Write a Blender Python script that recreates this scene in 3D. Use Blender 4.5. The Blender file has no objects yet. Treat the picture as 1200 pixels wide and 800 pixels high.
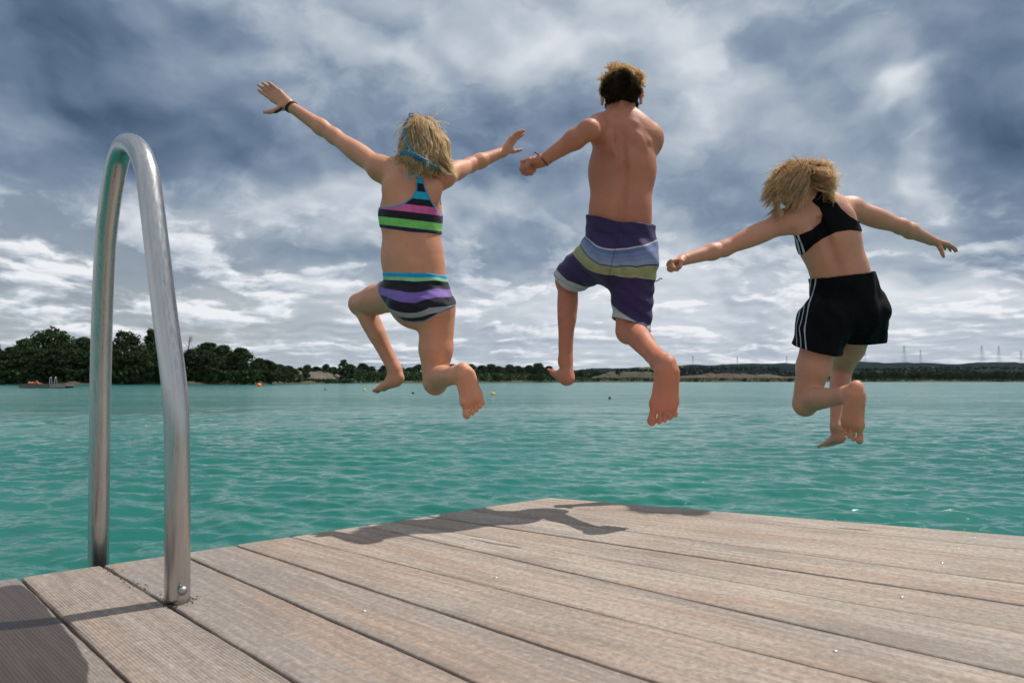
import bpy, math, random
import numpy as np
from mathutils import Vector, Matrix
random.seed(7); rng = np.random.default_rng(11)
R = math.radians
SC = bpy.context.scene
C = SC.collection
# ------------------------------------------------------------------ camera
DECK = 0.50                      # deck top above the water (water = 0)
CAM = np.array([0.0, 0.0, 1.0])
F = 800.0; HOR = 446.0           # focal length and horizon row of the photograph (1200 wide)
PITCH = math.atan((HOR - 400) / F)
cf, sf = math.cos(PITCH), math.sin(PITCH)
FWD = np.array([0, cf, sf]); UP = np.array([0, -sf, cf]); RT = np.array([1.0, 0, 0])
def ray(px, py):
    return FWD + RT * ((px - 600) / F) + UP * ((400 - py) / F)
def W(px, py, d):
    return CAM + ray(px, py) * d
def G(px, py, z=DECK):
    r = ray(px, py); return CAM + r * ((z - CAM[2]) / r[2])
cam = bpy.data.cameras.new('camera'); cam_o = bpy.data.objects.new('camera', cam); C.objects.link(cam_o)
cam_o.location = CAM; cam_o.rotation_euler = (math.pi / 2 + PITCH, 0, 0)
cam.sensor_width = 36; cam.lens = 24.0; cam.clip_start = 0.05; cam.clip_end = 30000
cam.dof.use_dof = True; cam.dof.focus_distance = 2.85; cam.dof.aperture_fstop = 6.3
SC.camera = cam_o
# ------------------------------------------------------------------ object helpers
def link(name, mesh, mat=None, parent=None, smooth=True):
    o = bpy.data.objects.new(name, mesh); C.objects.link(o)
    if mat: mesh.materials.append(mat)
    if parent is not None: o.parent = parent
    if smooth: mesh.polygons.foreach_set('use_smooth', [True] * len(mesh.polygons))
    return o
def empty(name, loc=(0, 0, 0), rz=0):
    o = bpy.data.objects.new(name, None); C.objects.link(o); o.location = loc; o.rotation_euler.z = rz
    o.empty_display_size = 0.1
    return o
def tag(o, label=None, cat=None, group=None, kind=None):
    if label: o['label'] = label
    if cat: o['category'] = cat
    if group: o['group'] = group
    if kind: o['kind'] = kind
    return o
def np_mesh(name, V, Fq, attrs=None):
    """V (n,3); Fq (m,3|4) int array."""
    V = np.asarray(V, np.float32); Fq = np.asarray(Fq, np.int32)
    me = bpy.data.meshes.new(name)
    k = Fq.shape[1]
    me.vertices.add(len(V)); me.vertices.foreach_set('co', V.ravel())
    me.loops.add(Fq.size); me.loops.foreach_set('vertex_index', Fq.ravel())
    me.polygons.add(len(Fq)); me.polygons.foreach_set('loop_start', np.arange(0, Fq.size, k, dtype=np.int32))
    me.polygons.foreach_set('loop_total', np.full(len(Fq), k, np.int32))
    me.update(calc_edges=True)
    for an, av in (attrs or {}).items():
        a = me.attributes.new(an, 'FLOAT', 'POINT'); a.data.foreach_set('value', np.asarray(av, np.float32).ravel())
    return me
class MB:
    """collects polygons and links them as one mesh object"""
    def __init__(s): s.v = []; s.f = []
    def add(s, v, f):
        n = len(s.v); s.v += [tuple(map(float, p)) for p in v]; s.f += [tuple(n + i for i in q) for q in f]
    def box(s, c, size, rz=0.0):
        cx, cy, cz = c; sx, sy, sz = (q / 2 for q in size); ca, sa = math.cos(rz), math.sin(rz)
        vs = []
        for z in (-sz, sz):
            for x, y in ((-sx, -sy), (sx, -sy), (sx, sy), (-sx, sy)):
                vs.append((cx + x * ca - y * sa, cy + x * sa + y * ca, cz + z))
        s.add(vs, [(3, 2, 1, 0), (4, 5, 6, 7), (0, 1, 5, 4), (1, 2, 6, 5), (2, 3, 7, 6), (3, 0, 4, 7)])
    def tube(s, pts, rad, n=12, caps=True, flat=None, closed=False):
        P = [np.array(p, float) for p in pts]; m = len(P)
        if not hasattr(rad, '__len__'): rad = [rad] * m
        T = []
        for i in range(m):
            if closed: t = P[(i + 1) % m] - P[(i - 1) % m]
            else: t = P[min(i + 1, m - 1)] - P[max(i - 1, 0)]
            T.append(t / (np.linalg.norm(t) + 1e-12))
        a = np.array([0, 0, 1.0]) if abs(T[0][2]) < .9 else np.array([1.0, 0, 0])
        N = np.cross(T[0], a); N /= np.linalg.norm(N)
        vs = []
        for i in range(m):
            N = N - T[i] * N.dot(T[i]); N /= np.linalg.norm(N); B = np.cross(T[i], N)
            if flat is not None:       # flat strap: flat = list of outward normals, thin ratio
                nn = np.array(flat[0][i]); nn = nn - T[i] * nn.dot(T[i]); nn /= np.linalg.norm(nn); bb = np.cross(T[i], nn)
                for j in range(n):
                    an = 2 * math.pi * j / n
                    vs.append(P[i] + nn * rad[i] * flat[1] * math.cos(an) + bb * rad[i] * math.sin(an))
            else:
                for j in range(n):
                    an = 2 * math.pi * j / n
                    vs.append(P[i] + N * rad[i] * math.cos(an) + B * rad[i] * math.sin(an))
        fs = []
        for i in range(m if closed else m - 1):
            i2 = (i + 1) % m
            for j in range(n):
                fs.append((i * n + j, i * n + (j + 1) % n, i2 * n + (j + 1) % n, i2 * n + j))
        if caps and not closed:
            fs.append(tuple(range(n))[::-1]); fs.append(tuple((m - 1) * n + j for j in range(n)))
        s.add(vs, fs)
    def build(s, name, mat, parent=None, smooth=False):
        me = bpy.data.meshes.new(name); me.from_pydata(s.v, [], s.f); me.update()
        o = link(name, me, mat, parent, smooth)
        return o
def catmull(pts, n=8):
    P = [np.array(p, float) for p in pts]; P = [2 * P[0] - P[1]] + P + [2 * P[-1] - P[-2]]; out = []
    for i in range(1, len(P) - 2):
        for k in range(n):
            t = k / n
            out.append(.5 * ((2 * P[i]) + (-P[i - 1] + P[i + 1]) * t + (2 * P[i - 1] - 5 * P[i] + 4 * P[i + 1] - P[i + 2]) * t * t + (-P[i - 1] + 3 * P[i] - 3 * P[i + 1] + P[i + 2]) * t ** 3))
    out.append(P[-2]); return out
# ------------------------------------------------------------------ node helpers
class NT:
    def __init__(s, name, world=None):
        if world is None:
            s.m = bpy.data.materials.new(name); s.m.use_nodes = True; s.t = s.m.node_tree
        else: s.m = world; s.t = world.node_tree
        s.t.nodes.clear()
    def n(s, typ, ins=None, **kw):
        nd = s.t.nodes.new(typ)
        for k, v in kw.items(): setattr(nd, k, v)
        for k, v in (ins or {}).items():
            sock = nd.inputs[k]
            if isinstance(v, bpy.types.NodeSocket): s.t.links.new(v, sock)
            elif isinstance(v, bpy.types.Node): s.t.links.new(v.outputs[0], sock)
            else: sock.default_value = v
        return nd
    def math(s, op, a, b=0.0, c=0.0, clamp=False):
        nd = s.n('ShaderNodeMath', {0: a, 1: b, 2: c}, operation=op); nd.use_clamp = clamp; return nd.outputs[0]
    def vm(s, op, a, b=(0, 0, 0)):
        nd = s.n('ShaderNodeVectorMath', {0: a, 1: b}, operation=op)
        return nd.outputs['Value'] if op in ('DOT_PRODUCT', 'LENGTH') else nd.outputs[0]
    def noise(s, vec, scale, detail=3, rough=.5, dist=0.0, lac=2.0):
        nd = s.n('ShaderNodeTexNoise', {'Vector': vec, 'Scale': scale, 'Detail': detail, 'Roughness': rough, 'Distortion': dist, 'Lacunarity': lac})
        return nd.outputs[0]
    def ramp(s, fac, stops, interp='LINEAR'):
        nd = s.n('ShaderNodeValToRGB', {0: fac}); cr = nd.color_ramp; cr.interpolation = interp
        while len(cr.elements) < len(stops): cr.elements.new(.5)
        for e, (p, c) in zip(cr.elements, sorted(stops, key=lambda q: q[0])):
            e.position = p; e.color = (c[0], c[1], c[2], 1) if hasattr(c, '__len__') else (c, c, c, 1)
        return nd.outputs[0]
    def mix(s, fac, a, b, mode='MIX'):
        nd = s.n('ShaderNodeMix', data_type='RGBA', blend_type=mode)
        for k, v in ((0, fac), (6, a), (7, b)):
            if isinstance(v, bpy.types.NodeSocket): s.t.links.new(v, nd.inputs[k])
            else: nd.inputs[k].default_value = v if (k == 0 or len(v) == 4) else (*v, 1)
        return nd.outputs[2]
    def mapr(s, v, a, b, c=0.0, d=1.0, smooth=False):
        nd = s.n('ShaderNodeMapRange', {0: v, 1: a, 2: b, 3: c, 4: d}); nd.clamp = True
        if smooth: nd.interpolation_type = 'SMOOTHSTEP'
        return nd.outputs[0]
    def bump(s, h, dist, strength=1.0, normal=None):
        ins = {'Height': h, 'Distance': dist, 'Strength': strength}
        if normal is not None: ins['Normal'] = normal
        return s.n('ShaderNodeBump', ins).outputs[0]
    def pbr(s, color, rough=.6, normal=None, **kw):
        ins = {'Roughness': rough}
        ins['Base Color'] = color if isinstance(color, bpy.types.NodeSocket) else (*color, 1)
        if normal is not None: ins['Normal'] = normal
        ins.update({k.replace('_', ' '): v for k, v in kw.items()})
        b = s.n('ShaderNodeBsdfPrincipled', ins)
        s.n('ShaderNodeOutputMaterial', {'Surface': b.outputs[0]})
        return b
def plain(name, color, rough=.6, var=.25, scale=6.0, bump=0.0, **kw):
    t = NT(name); tc = t.n('ShaderNodeTexCoord').outputs['Object']
    nz = t.noise(tc, scale, 4, .6)
    col = t.mix(t.mapr(nz, .25, .75), tuple(c * (1 - var) for c in color), tuple(min(1, c * (1 + var)) for c in color))
    nrm = t.bump(t.noise(tc, scale * 6, 3), .002, bump) if bump else None
    t.pbr(col, rough, nrm, **kw)
    return t.m
def s2l(r, g, b):
    f = lambda c: c / 12.92 if c <= .04045 else ((c + .055) / 1.055) ** 2.4
    return (f(r / 255), f(g / 255), f(b / 255))
# ------------------------------------------------------------------ distance-field modelling of bodies
def nz(v): v = np.asarray(v, float); return v / (np.linalg.norm(v) + 1e-12)
def perp(v, t): t = nz(t); v = np.asarray(v, float); return nz(v - t * v.dot(t))
class Field:
    def __init__(s, lo, hi, h=.003):
        s.lo = np.array(lo, float); s.h = h
        s.n = np.ceil((np.array(hi) - s.lo) / h).astype(int) + 1
        s.ax = [(s.lo[i] + np.arange(s.n[i]) * h).astype(np.float32) for i in range(3)]
        s.d = np.full(s.n, .2, np.float32); s.k = 1.0
    def copy(s):
        f = Field.__new__(Field); f.lo, f.h, f.n, f.ax = s.lo, s.h, s.n, s.ax; f.d = s.d.copy(); f.k = s.k; return f
    def sl(s, lo, hi):
        a = np.clip(((np.array(lo) - s.lo) / s.h).astype(int), 0, s.n - 1); b = np.clip(((np.array(hi) - s.lo) / s.h).astype(int) + 2, 1, s.n)
        return tuple(slice(a[i], b[i]) for i in range(3))
    def g(s, sl):
        return s.ax[0][sl[0]][:, None, None], s.ax[1][sl[1]][None, :, None], s.ax[2][sl[2]][None, None, :]
    def blend(s, sl, v, k, cut=False):
        a = s.d[sl]
        if cut:
            hh = np.maximum(k - np.abs(a + v), 0) / k; s.d[sl] = np.maximum(a, -v) + hh * hh * (k * .25)
        else:
            hh = np.maximum(k - np.abs(a - v), 0) / k; s.d[sl] = np.minimum(a, v) - hh * hh * (k * .25)
    def seg(s, a, b, ra, rb, k=.02, U=None, f=1.0, cut=False, fb=None):
        ra, rb, k = ra * s.k, rb * s.k, k * s.k
        a = np.asarray(a, float); b = np.asarray(b, float); m = max(ra, rb) * max(1, f) + k + .008
        sl = s.sl(np.minimum(a, b) - m, np.maximum(a, b) + m); x, y, z = s.g(sl)
        ab = b - a; L = ab.dot(ab) + 1e-12
        px, py, pz = x - a[0], y - a[1], z - a[2]
        t = np.clip((px * ab[0] + py * ab[1] + pz * ab[2]) / L, 0, 1)
        wx, wy, wz = px - t * ab[0], py - t * ab[1], pz - t * ab[2]
        r = ra + (rb - ra) * t
        if U is None or (f == 1.0 and fb is None):
            v = np.sqrt(wx * wx + wy * wy + wz * wz) - r
        else:
            U = nz(U); q = wx * U[0] + wy * U[1] + wz * U[2]; w2 = wx * wx + wy * wy + wz * wz - q * q
            ff = f if fb is None else f + (fb - f) * t
            q1 = (q / ff) ** 2; q2 = (q / ff ** 2) ** 2
            l1 = np.sqrt(w2 + q1); l2 = np.sqrt(w2 + q2) + 1e-6
            v = l1 * (l1 - r) / l2
        s.blend(sl, v.astype(np.float32), k, cut)
    def ell(s, c, A, r, k=.02, cut=False):
        """ellipsoid, A = 3 axis vectors, r = 3 radii"""
        r = [q * s.k for q in r]; k = k * s.k
        c = np.asarray(c, float); m = max(r) + k + .008; sl = s.sl(c - m, c + m); x, y, z = s.g(sl)
        px, py, pz = x - c[0], y - c[1], z - c[2]; k0 = 0; k1 = 0
        for i in range(3):
            u = nz(A[i]); q = px * u[0] + py * u[1] + pz * u[2]; k0 = k0 + (q / r[i]) ** 2; k1 = k1 + (q / r[i] ** 2) ** 2
        k0 = np.sqrt(k0); v = k0 * (k0 - 1) / (np.sqrt(k1) + 1e-6)
        s.blend(sl, v.astype(np.float32), k, cut)
    def sample(s, P):
        q = (P - s.lo) / s.h; i = np.clip(q.astype(int), 0, s.n - 2); t = np.clip(q - i, 0, 1); o = 0
        for dx in (0, 1):
            for dy in (0, 1):
                for dz in (0, 1):
                    w = (t[:, 0] if dx else 1 - t[:, 0]) * (t[:, 1] if dy else 1 - t[:, 1]) * (t[:, 2] if dz else 1 - t[:, 2])
                    o = o + w * s.d[i[:, 0] + dx, i[:, 1] + dy, i[:, 2] + dz]
        return o
    def grad(s, P, e=.004):
        g = np.stack([s.sample(P + np.eye(3)[i] * e) - s.sample(P - np.eye(3)[i] * e) for i in range(3)], 1)
        return g / (np.linalg.norm(g, axis=1, keepdims=True) + 1e-9)
    def crop(s, lo, hi):
        sl = s.sl(lo, hi); f = Field.__new__(Field); f.h = s.h; f.ax = [s.ax[i][sl[i]] for i in range(3)]
        f.lo = np.array([a[0] for a in f.ax], float); f.d = s.d[sl].copy(); f.n = np.array(f.d.shape); f.k = s.k; return f
    def mesh(s, smooth=1):
        d = s.d.copy(); d[0] = d[-1] = 1; d[:, 0] = d[:, -1] = 1; d[:, :, 0] = d[:, :, -1] = 1
        I = d < 0; A = I[:-1, :-1, :-1].copy(); O = A.copy()
        for dx in (0, 1):
            for dy in (0, 1):
                for dz in (0, 1):
                    q = I[dx:I.shape[0] - 1 + dx, dy:I.shape[1] - 1 + dy, dz:I.shape[2] - 1 + dz]; A &= q; O |= q
        act = np.argwhere(O & ~A); sh = np.array(O.shape)
        cid = (act[:, 0] * sh[1] + act[:, 1]) * sh[2] + act[:, 2]
        cor = np.empty((len(act), 2, 2, 2), np.float32)
        for dx in (0, 1):
            for dy in (0, 1):
                for dz in (0, 1): cor[:, dx, dy, dz] = d[act[:, 0] + dx, act[:, 1] + dy, act[:, 2] + dz]
        acc = np.zeros((len(act), 3)); cnt = np.zeros(len(act))
        for ax in range(3):
            for p in (0, 1):
                for q in (0, 1):
                    i0 = [p, q]; i0.insert(ax, 0); i1 = [p, q]; i1.insert(ax, 1)
                    v0 = cor[:, i0[0], i0[1], i0[2]]; v1 = cor[:, i1[0], i1[1], i1[2]]; m = (v0 < 0) != (v1 < 0)
                    t = np.where(m, v0 / np.where(m, v0 - v1, 1), 0)
                    pos = np.tile(np.array(i0, float), (len(act), 1)); pos[:, ax] = t
                    acc[m] += pos[m]; cnt += m
        V = s.lo + (act + acc / cnt[:, None]) * s.h
        Fs = []
        for ax in range(3):
            i0 = I.take(range(I.shape[ax] - 1), ax); i1 = I.take(range(1, I.shape[ax]), ax)
            e = np.argwhere(i0 != i1); sgn = i0[e[:, 0], e[:, 1], e[:, 2]]
            b, c = [q for q in range(3) if q != ax]
            quad = []
            for db, dc in ((0, 0), (-1, 0), (-1, -1), (0, -1)):
                q = e.copy(); q[:, b] += db; q[:, c] += dc
                quad.append(np.searchsorted(cid, (q[:, 0] * sh[1] + q[:, 1]) * sh[2] + q[:, 2]))
            quad = np.stack(quad, 1); flip = sgn if ax != 1 else ~sgn
            quad[flip] = quad[flip][:, ::-1]; Fs.append(quad)
        Fq = np.concatenate(Fs)[:, ::-1]
        for _ in range(smooth):
            acc = np.zeros_like(V); cnt = np.zeros(len(V))
            for i in range(4):
                j = (i + 1) % 4
                for q in range(3):
                    acc[:, q] += np.bincount(Fq[:, i], V[Fq[:, j], q], len(V)) + np.bincount(Fq[:, j], V[Fq[:, i], q], len(V))
                cnt += np.bincount(Fq[:, i], minlength=len(V)) + np.bincount(Fq[:, j], minlength=len(V))
            V = V * .45 + .55 * acc / np.maximum(cnt, 1)[:, None]
        return V, Fq
def vnoise(P, s, seed=0):
    """cheap smooth pseudo noise in -1..1"""
    r = np.random.default_rng(seed); o = 0
    for i in range(6):
        k = r.normal(size=3); k *= (1 + .8 * r.random()) * s / np.linalg.norm(k)
        o = o + np.sin(P[..., 0] * k[0] + P[..., 1] * k[1] + P[..., 2] * k[2] + r.random() * 6.28)
    return o / 3.0
def poly_sdf(poly, lo, hi, n=160):
    """signed distance table of a 2-D polygon (negative inside) on a raster"""
    X, Y = np.meshgrid(np.linspace(lo[0], hi[0], n), np.linspace(lo[1], hi[1], n), indexing='ij')
    P = np.array(poly, float); D = np.full(X.shape, 9.0); ins = np.zeros(X.shape, bool)
    for i in range(len(P)):
        a, b = P[i], P[(i + 1) % len(P)]; e = b - a; wx, wy = X - a[0], Y - a[1]
        t = np.clip((wx * e[0] + wy * e[1]) / (e.dot(e) + 1e-12), 0, 1)
        D = np.minimum(D, np.hypot(wx - t * e[0], wy - t * e[1]))
        c = (a[1] > Y) != (b[1] > Y)
        ins ^= c & (X < (b[0] - a[0]) * (Y - a[1]) / (b[1] - a[1] + 1e-12) + a[0])
    return np.where(ins, -D, D)
def lookup(T, lo, hi, u, v):
    n = T.shape[0]; a = np.clip((u - lo[0]) / (hi[0] - lo[0]) * (n - 1), 0, n - 1.001); b = np.clip((v - lo[1]) / (hi[1] - lo[1]) * (n - 1), 0, n - 1.001)
    i = a.astype(int); j = b.astype(int); s = a - i; t = b - j
    return T[i, j] * (1 - s) * (1 - t) + T[i + 1, j] * s * (1 - t) + T[i, j + 1] * (1 - s) * t + T[i + 1, j + 1] * s * t
class Frame:
    """local 2-D frame of a torso: u to the right, s upward, extruded along the back direction"""
    def __init__(s, px, py, d):
        s.o = W(px, py, d); s.d = d; s.B = -nz(ray(px, py)); s.U = perp(RT, s.B); s.S = nz(np.cross(s.U, -s.B))
        if s.S[2] < 0: s.S = -s.S
    def uv(s, P): q = P - s.o; return q @ s.U, q @ s.S, q @ s.B
    def px(s, x, y):
        r = ray(x, y); t = ((s.o - CAM) @ s.B) / (r @ s.B); q = CAM + r * t - s.o; return (q @ s.U, q @ s.S)
def rbf(fr, pts):
    """smooth interpolation of values given at picture points of the torso frame"""
    uv = np.array([fr.px(p[0], p[1]) for p in pts]); val = np.array([p[2] for p in pts], float)
    r = np.linalg.norm(uv[:, None] - uv[None], axis=2); n = len(pts)
    A = np.zeros((n + 3, n + 3)); A[:n, :n] = r; A[:n, n:n + 2] = uv; A[:n, n + 2] = 1; A[n:, :n] = A[:n, n:].T
    A[:n, :n] += np.eye(n) * 1e-3
    w = np.linalg.solve(A, np.concatenate([val, [0, 0, 0]]))
    def f(u, v):
        q = np.stack([u, v], -1); o = w[n] * u + w[n + 1] * v + w[n + 2]
        for i in range(n): o = o + w[i] * np.linalg.norm(q - uv[i], axis=-1)
        return o
    return f
B_REF = np.array([.05, -1.0, .08])
def hand(fd, wrist, D, N, S, size=1.0, curl=(.2, .3, .2), spread=.1, thumb=(.75, .6, .1), fist=False, wr=.02):
    """D towards the fingers, N out of the palm, S to the thumb side"""
    kk = fd.k; fd.k = 1.0; size *= kk; wr *= kk
    D = nz(D); N = perp(N, D); S = nz(np.cross(D, N)) * (1 if np.dot(np.cross(D, N), S) > 0 else -1); z = size
    off = [.0225, .0075, -.0075, -.021]; plen = [.074, .078, .073, .066]; flen = [.9, 1.0, .92, .74]
    fd.seg(wrist - D * .01, wrist + D * .016 * z, wr, wr * .95, .014, N, .75)
    kn = []
    for i in range(4):
        a = wrist + (D * .012 + S * off[i] * .55) * z; b = wrist + (D * plen[i] + S * off[i]) * z
        if fist: b = wrist + (D * plen[i] * .95 + S * off[i]) * z - N * .004 * z
        fd.seg(a, b, .0135 * z, .0098 * z, .012); kn.append(b)
    for i in range(4):
        d = nz(D + S * off[i] * spread * 18); p = kn[i]; ang = 0
        for j, (L, r0, r1) in enumerate(((.034, .0078, .0072), (.022, .0070, .0066), (.017, .0065, .0054))):
            ang += curl[j] * (1 + .12 * i)
            dd = nz(d * math.cos(ang) + N * math.sin(ang)); q = p + dd * L * flen[i] * z
            fd.seg(p, q, r0 * z, r1 * z, .004 if j or fist else .008); p = q
    tb = wrist + (D * .018 + S * .017 + N * .004) * z
    t1 = tb + nz(S * thumb[0] + D * thumb[1] + N * thumb[2]) * .034 * z
    if fist:
        fd.ell(wrist + (D * .072 + N * .017) * z, (D, N, S), (.017 * z, .015 * z, .026 * z), .008)
        t2 = t1 + nz(D * .9 - S * .1 + N * .9) * .026 * z; t3 = t2 + nz(-S * .9 + D * .3 + N * .25) * .022 * z
    else:
        t2 = t1 + nz(S * thumb[0] * .6 + D * thumb[1] * 1.1 + N * thumb[2]) * .024 * z; t3 = t2 + nz(S * thumb[0] * .45 + D * thumb[1] * 1.2 + N * thumb[2]) * .019 * z
    fd.seg(tb, t1, .0135 * z, .0105 * z, .014); fd.seg(t1, t2, .0098 * z, .0085 * z, .006); fd.seg(t2, t3, .0085 * z, .0066 * z, .005)
    fd.k = kk
def foot(fd, heel, toe, N, M, ankle, shin_up, blush, wd=1.0):
    """heel = back end of the sole, toe = tip of the big toe, N out of the sole, M to the big toe side"""
    kk = fd.k; fd.k = 1.0
    Tv = toe - heel; L = np.linalg.norm(Tv); T = Tv / L; N = perp(N, T); M = perp(perp(M, T), N)
    z = L / .22 * wd
    P = lambda t, m, n: heel + T * t * L + M * m * z - N * n * z
    fd.ell(P(.13, 0, .027), (T, M, N), (.032 * z, .026 * z, .028 * z), .02)
    for t1, m in ((.72, .026), (.73, .010), (.715, -.006), (.69, -.020), (.655, -.032)):
        fd.seg(P(.2, m * .35, .024), P(t1 - .04, m, .0135), .023 * z, .0125 * z, .014)
    fd.ell(P(.69, .018, .012), (T, M, N), (.024 * z, .022 * z, .014 * z), .012)
    fd.ell(P(.64, -.021, .012), (T, M, N), (.028 * z, .020 * z, .0135 * z), .012)
    fd.seg(P(.25, 0, .045), P(.55, .006, .024), .026 * z, .016 * z, .025)
    fd.ell(P(.42, .034, -.004), (T, M, N), (.04 * z, .016 * z, .013 * z), .014, cut=True)
    fd.seg(ankle, P(.27, 0, .045), .026 * z, .026 * z, .03)
    up = nz(shin_up - ankle)
    fd.seg(ankle + up * .07, P(.05, 0, .04), .014 * z, .013 * z, .03)
    fd.ell(ankle + M * .022 * z, (T, M, N), (.011, .01, .012), .014); fd.ell(ankle - M * .022 * z - up * .006, (T, M, N), (.011, .009, .012), .014)
    for t0, m, ln, r in ((.80, .0265, .155, .0150), (.80, .0060, .150, .0090), (.785, -.0085, .130, .0086), (.755, -.0222, .115, .0083), (.715, -.0350, .105, .0083)):
        a = P(t0, m, .012); b = P(t0 + ln * .6, m * 1.05, .0115); c = P(t0 + ln, m * 1.05, .0095)
        fd.seg(P(t0 - .09, m * .9, .0135), a, r * z * .95, r * z * .70, .008)
        fd.seg(a, b, r * z * .68, r * z * .78, .002); fd.ell(c - T * .003 * z, (T, M, N), (r * z * 1.15, r * z * .93, r * z * .90), .003)
        blush.append((c, .014 * z, .9))
    fd.k = kk
    blush += [(P(.1, 0, .0), .034 * z, 1.0), (P(.68, 0, .0), .038 * z, .9), (P(.5, -.02, 0), .026 * z, .5)]
def leg(fd, hip, knee, ankle, rt, rk, rc, ra, back, blush):
    fd.seg(hip, hip * .45 + knee * .55, rt, (rt + rk) * .53, .03); fd.seg(hip * .45 + knee * .55, knee, (rt + rk) * .53, rk, .02)
    sh = nz(ankle - knee); post = hip - knee; post = post - sh * post.dot(sh)
    post = perp(post if np.linalg.norm(post) > .08 else back, sh)
    th = nz(knee - hip); ant = -post
    fd.ell(knee + ant * rk * .28 + sh * .008, (sh, post, np.cross(sh, post)), (rk * .75, rk * .75, rk * .7), .025)   # knee cap
    L = np.linalg.norm(ankle - knee)
    fd.seg(knee + post * .002, ankle, rk * .82, ra, .02)
    c = knee + sh * L * .30 + post * rc * .40
    side = np.cross(sh, post)
    for sd in (-1, 1):
        fd.ell(c + side * rc * .25 * sd + sh * (.012 * sd), (sh, post, side), (L * .25, rc * .72, rc * .68), .03)
    fd.seg(knee + sh * L * .5 + post * rc * .3, ankle + post * ra * .35, rc * .62, ra * .75, .03)
    blush.append((knee + ant * rk, .04, .45))
def arm(fd, sh, el, wr, rs, re, rw, blush):
    fd.seg(sh, el, rs, re, .035)
    u = nz(el - sh); fa = nz(wr - el); L = np.linalg.norm(el - sh)
    fd.ell(sh + u * L * .45, (u, perp(B_REF, u), np.cross(u, perp(B_REF, u))), (L * .33, rs * .98, rs * .9), .03)
    Lf = np.linalg.norm(wr - el)
    fd.seg(el, el + fa * Lf * .3, re * .98, re * 1.02, .02); fd.seg(el + fa * Lf * .3, wr, re * 1.02, rw, .02)
    q = perp(B_REF, u); fd.ell(el + q * re * .22, (u, q, np.cross(u, q)), (re * .62, re * .62, re * .62), .02)
    blush.append((el, .035, .4))
def head(fd, c, up, fw, z=1.0, ear=True):
    """cranium, jaw and face"""
    kk = fd.k; fd.k = 1.0; z *= kk
    up = nz(up); fw = perp(fw, up); si = np.cross(fw, up); A = (si, fw, up)
    P = lambda a, b, q: c + (si * a + fw * b + up * q) * z
    fd.ell(P(0, -.008, .012), A, (.073 * z, .086 * z, .083 * z), .02)
    fd.ell(P(0, .022, -.03), A, (.059 * z, .066 * z, .075 * z), .03)
    fd.ell(P(0, .062, -.082), A, (.026 * z, .022 * z, .018 * z), .03)       # chin
    for s_ in (-1, 1):
        fd.ell(P(.033 * s_, .072, -.018), A, (.016 * z, .012 * z, .012 * z), .012, cut=True)   # eye sockets
        fd.ell(P(.031 * s_, .069, -.018), A, (.012 * z, .012 * z, .010 * z), .004)            # lids
        fd.ell(P(.038 * s_, .062, -.045), A, (.02 * z, .016 * z, .018 * z), .02)              # cheeks
        if ear:
            e = P(.074 * s_, -.002, -.022); out = nz(si * s_ - fw * .35)
            fd.ell(e + out * .008, (out, perp(fw, out), up), (.006 * z, .017 * z, .028 * z), .008)
            fd.ell(e + out * .016 + fw * .003, (out, perp(fw, out), up), (.006, .009 * z, .017 * z), .004, cut=True)
    fd.seg(P(0, .084, -.014), P(0, .101, -.043), .006 * z, .010 * z, .012)   # nose
    for s_ in (-1, 1): fd.ell(P(.009 * s_, .094, -.046), A, (.007 * z, .009 * z, .006 * z), .005)
    fd.seg(P(-.018, .082, -.064), P(.018, .082, -.064), .0065 * z, .0065 * z, .006)   # lips
    fd.seg(P(-.015, .081, -.073), P(.015, .081, -.073), .0065 * z, .0065 * z, .006)
    fd.seg(P(-.02, .092, -.0685), P(.02, .092, -.0685), .0022 * z, .0022 * z, .003, cut=True)
    fd.k = kk
def person_skin(fd, name, mat, parent, blush):
    V, Fq = fd.mesh(1)
    q = np.zeros(len(V))
    for c, r, a in blush: q = np.maximum(q, a * np.exp(-((V - c) ** 2).sum(1) / (r * r)))
    return link(name, np_mesh(name, V, Fq, {'blush': q}), mat, parent)
# ------------------------------------------------------------------ garments
def garment(fd, fr, poly, off, name, mat, parent, pattern=None, fold=0, shell=0, seed=1, lo=None, hi=None, foldf=None, plain_front=0, smooth=2):
    pv = [fr.px(*p) for p in poly]; a = np.array(pv); l2, h2 = a.min(0) - .05, a.max(0) + .05
    T = poly_sdf(pv, l2, h2)
    cs = []
    for u in (l2[0], h2[0]):
        for v in (l2[1], h2[1]):
            for w in (-.25, .25): cs.append(fr.o + fr.U * u + fr.S * v + fr.B * w)
    cs = np.array(cs); f = fd.crop(cs.min(0), cs.max(0))
    x, y, z = f.g((slice(None),) * 3); qx, qy, qz = x - fr.o[0], y - fr.o[1], z - fr.o[2]
    u = qx * fr.U[0] + qy * fr.U[1] + qz * fr.U[2]; v = qx * fr.S[0] + qy * fr.S[1] + qz * fr.S[2]
    reg = lookup(T, l2, h2, u, v).astype(np.float32)
    body = f.d - off
    if fold or foldf:
        P = np.stack(np.broadcast_arrays(x, y, z), -1)
        near = np.abs(body) < .03; Pn = P[near]
        dv = foldf(Pn, u[near], v[near]) if foldf else fold * vnoise(Pn, 60, seed)
        body[near] -= dv.astype(np.float32)
    if shell: body = np.maximum(body, -(body + shell))
    f.d = np.maximum(body, reg)
    V, Fq = f.mesh(smooth); uu, vv, ww = fr.uv(V)
    at = {'u': uu, 'v': vv, 'edge': lookup(T, l2, h2, uu, vv)}
    if pattern: at['t'] = pattern(uu, vv)
    if plain_front: at['t'] = np.where(ww < plain_front, 3.0, at['t'])
    return link(name, np_mesh(name, V, Fq, at), mat, parent)
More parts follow.
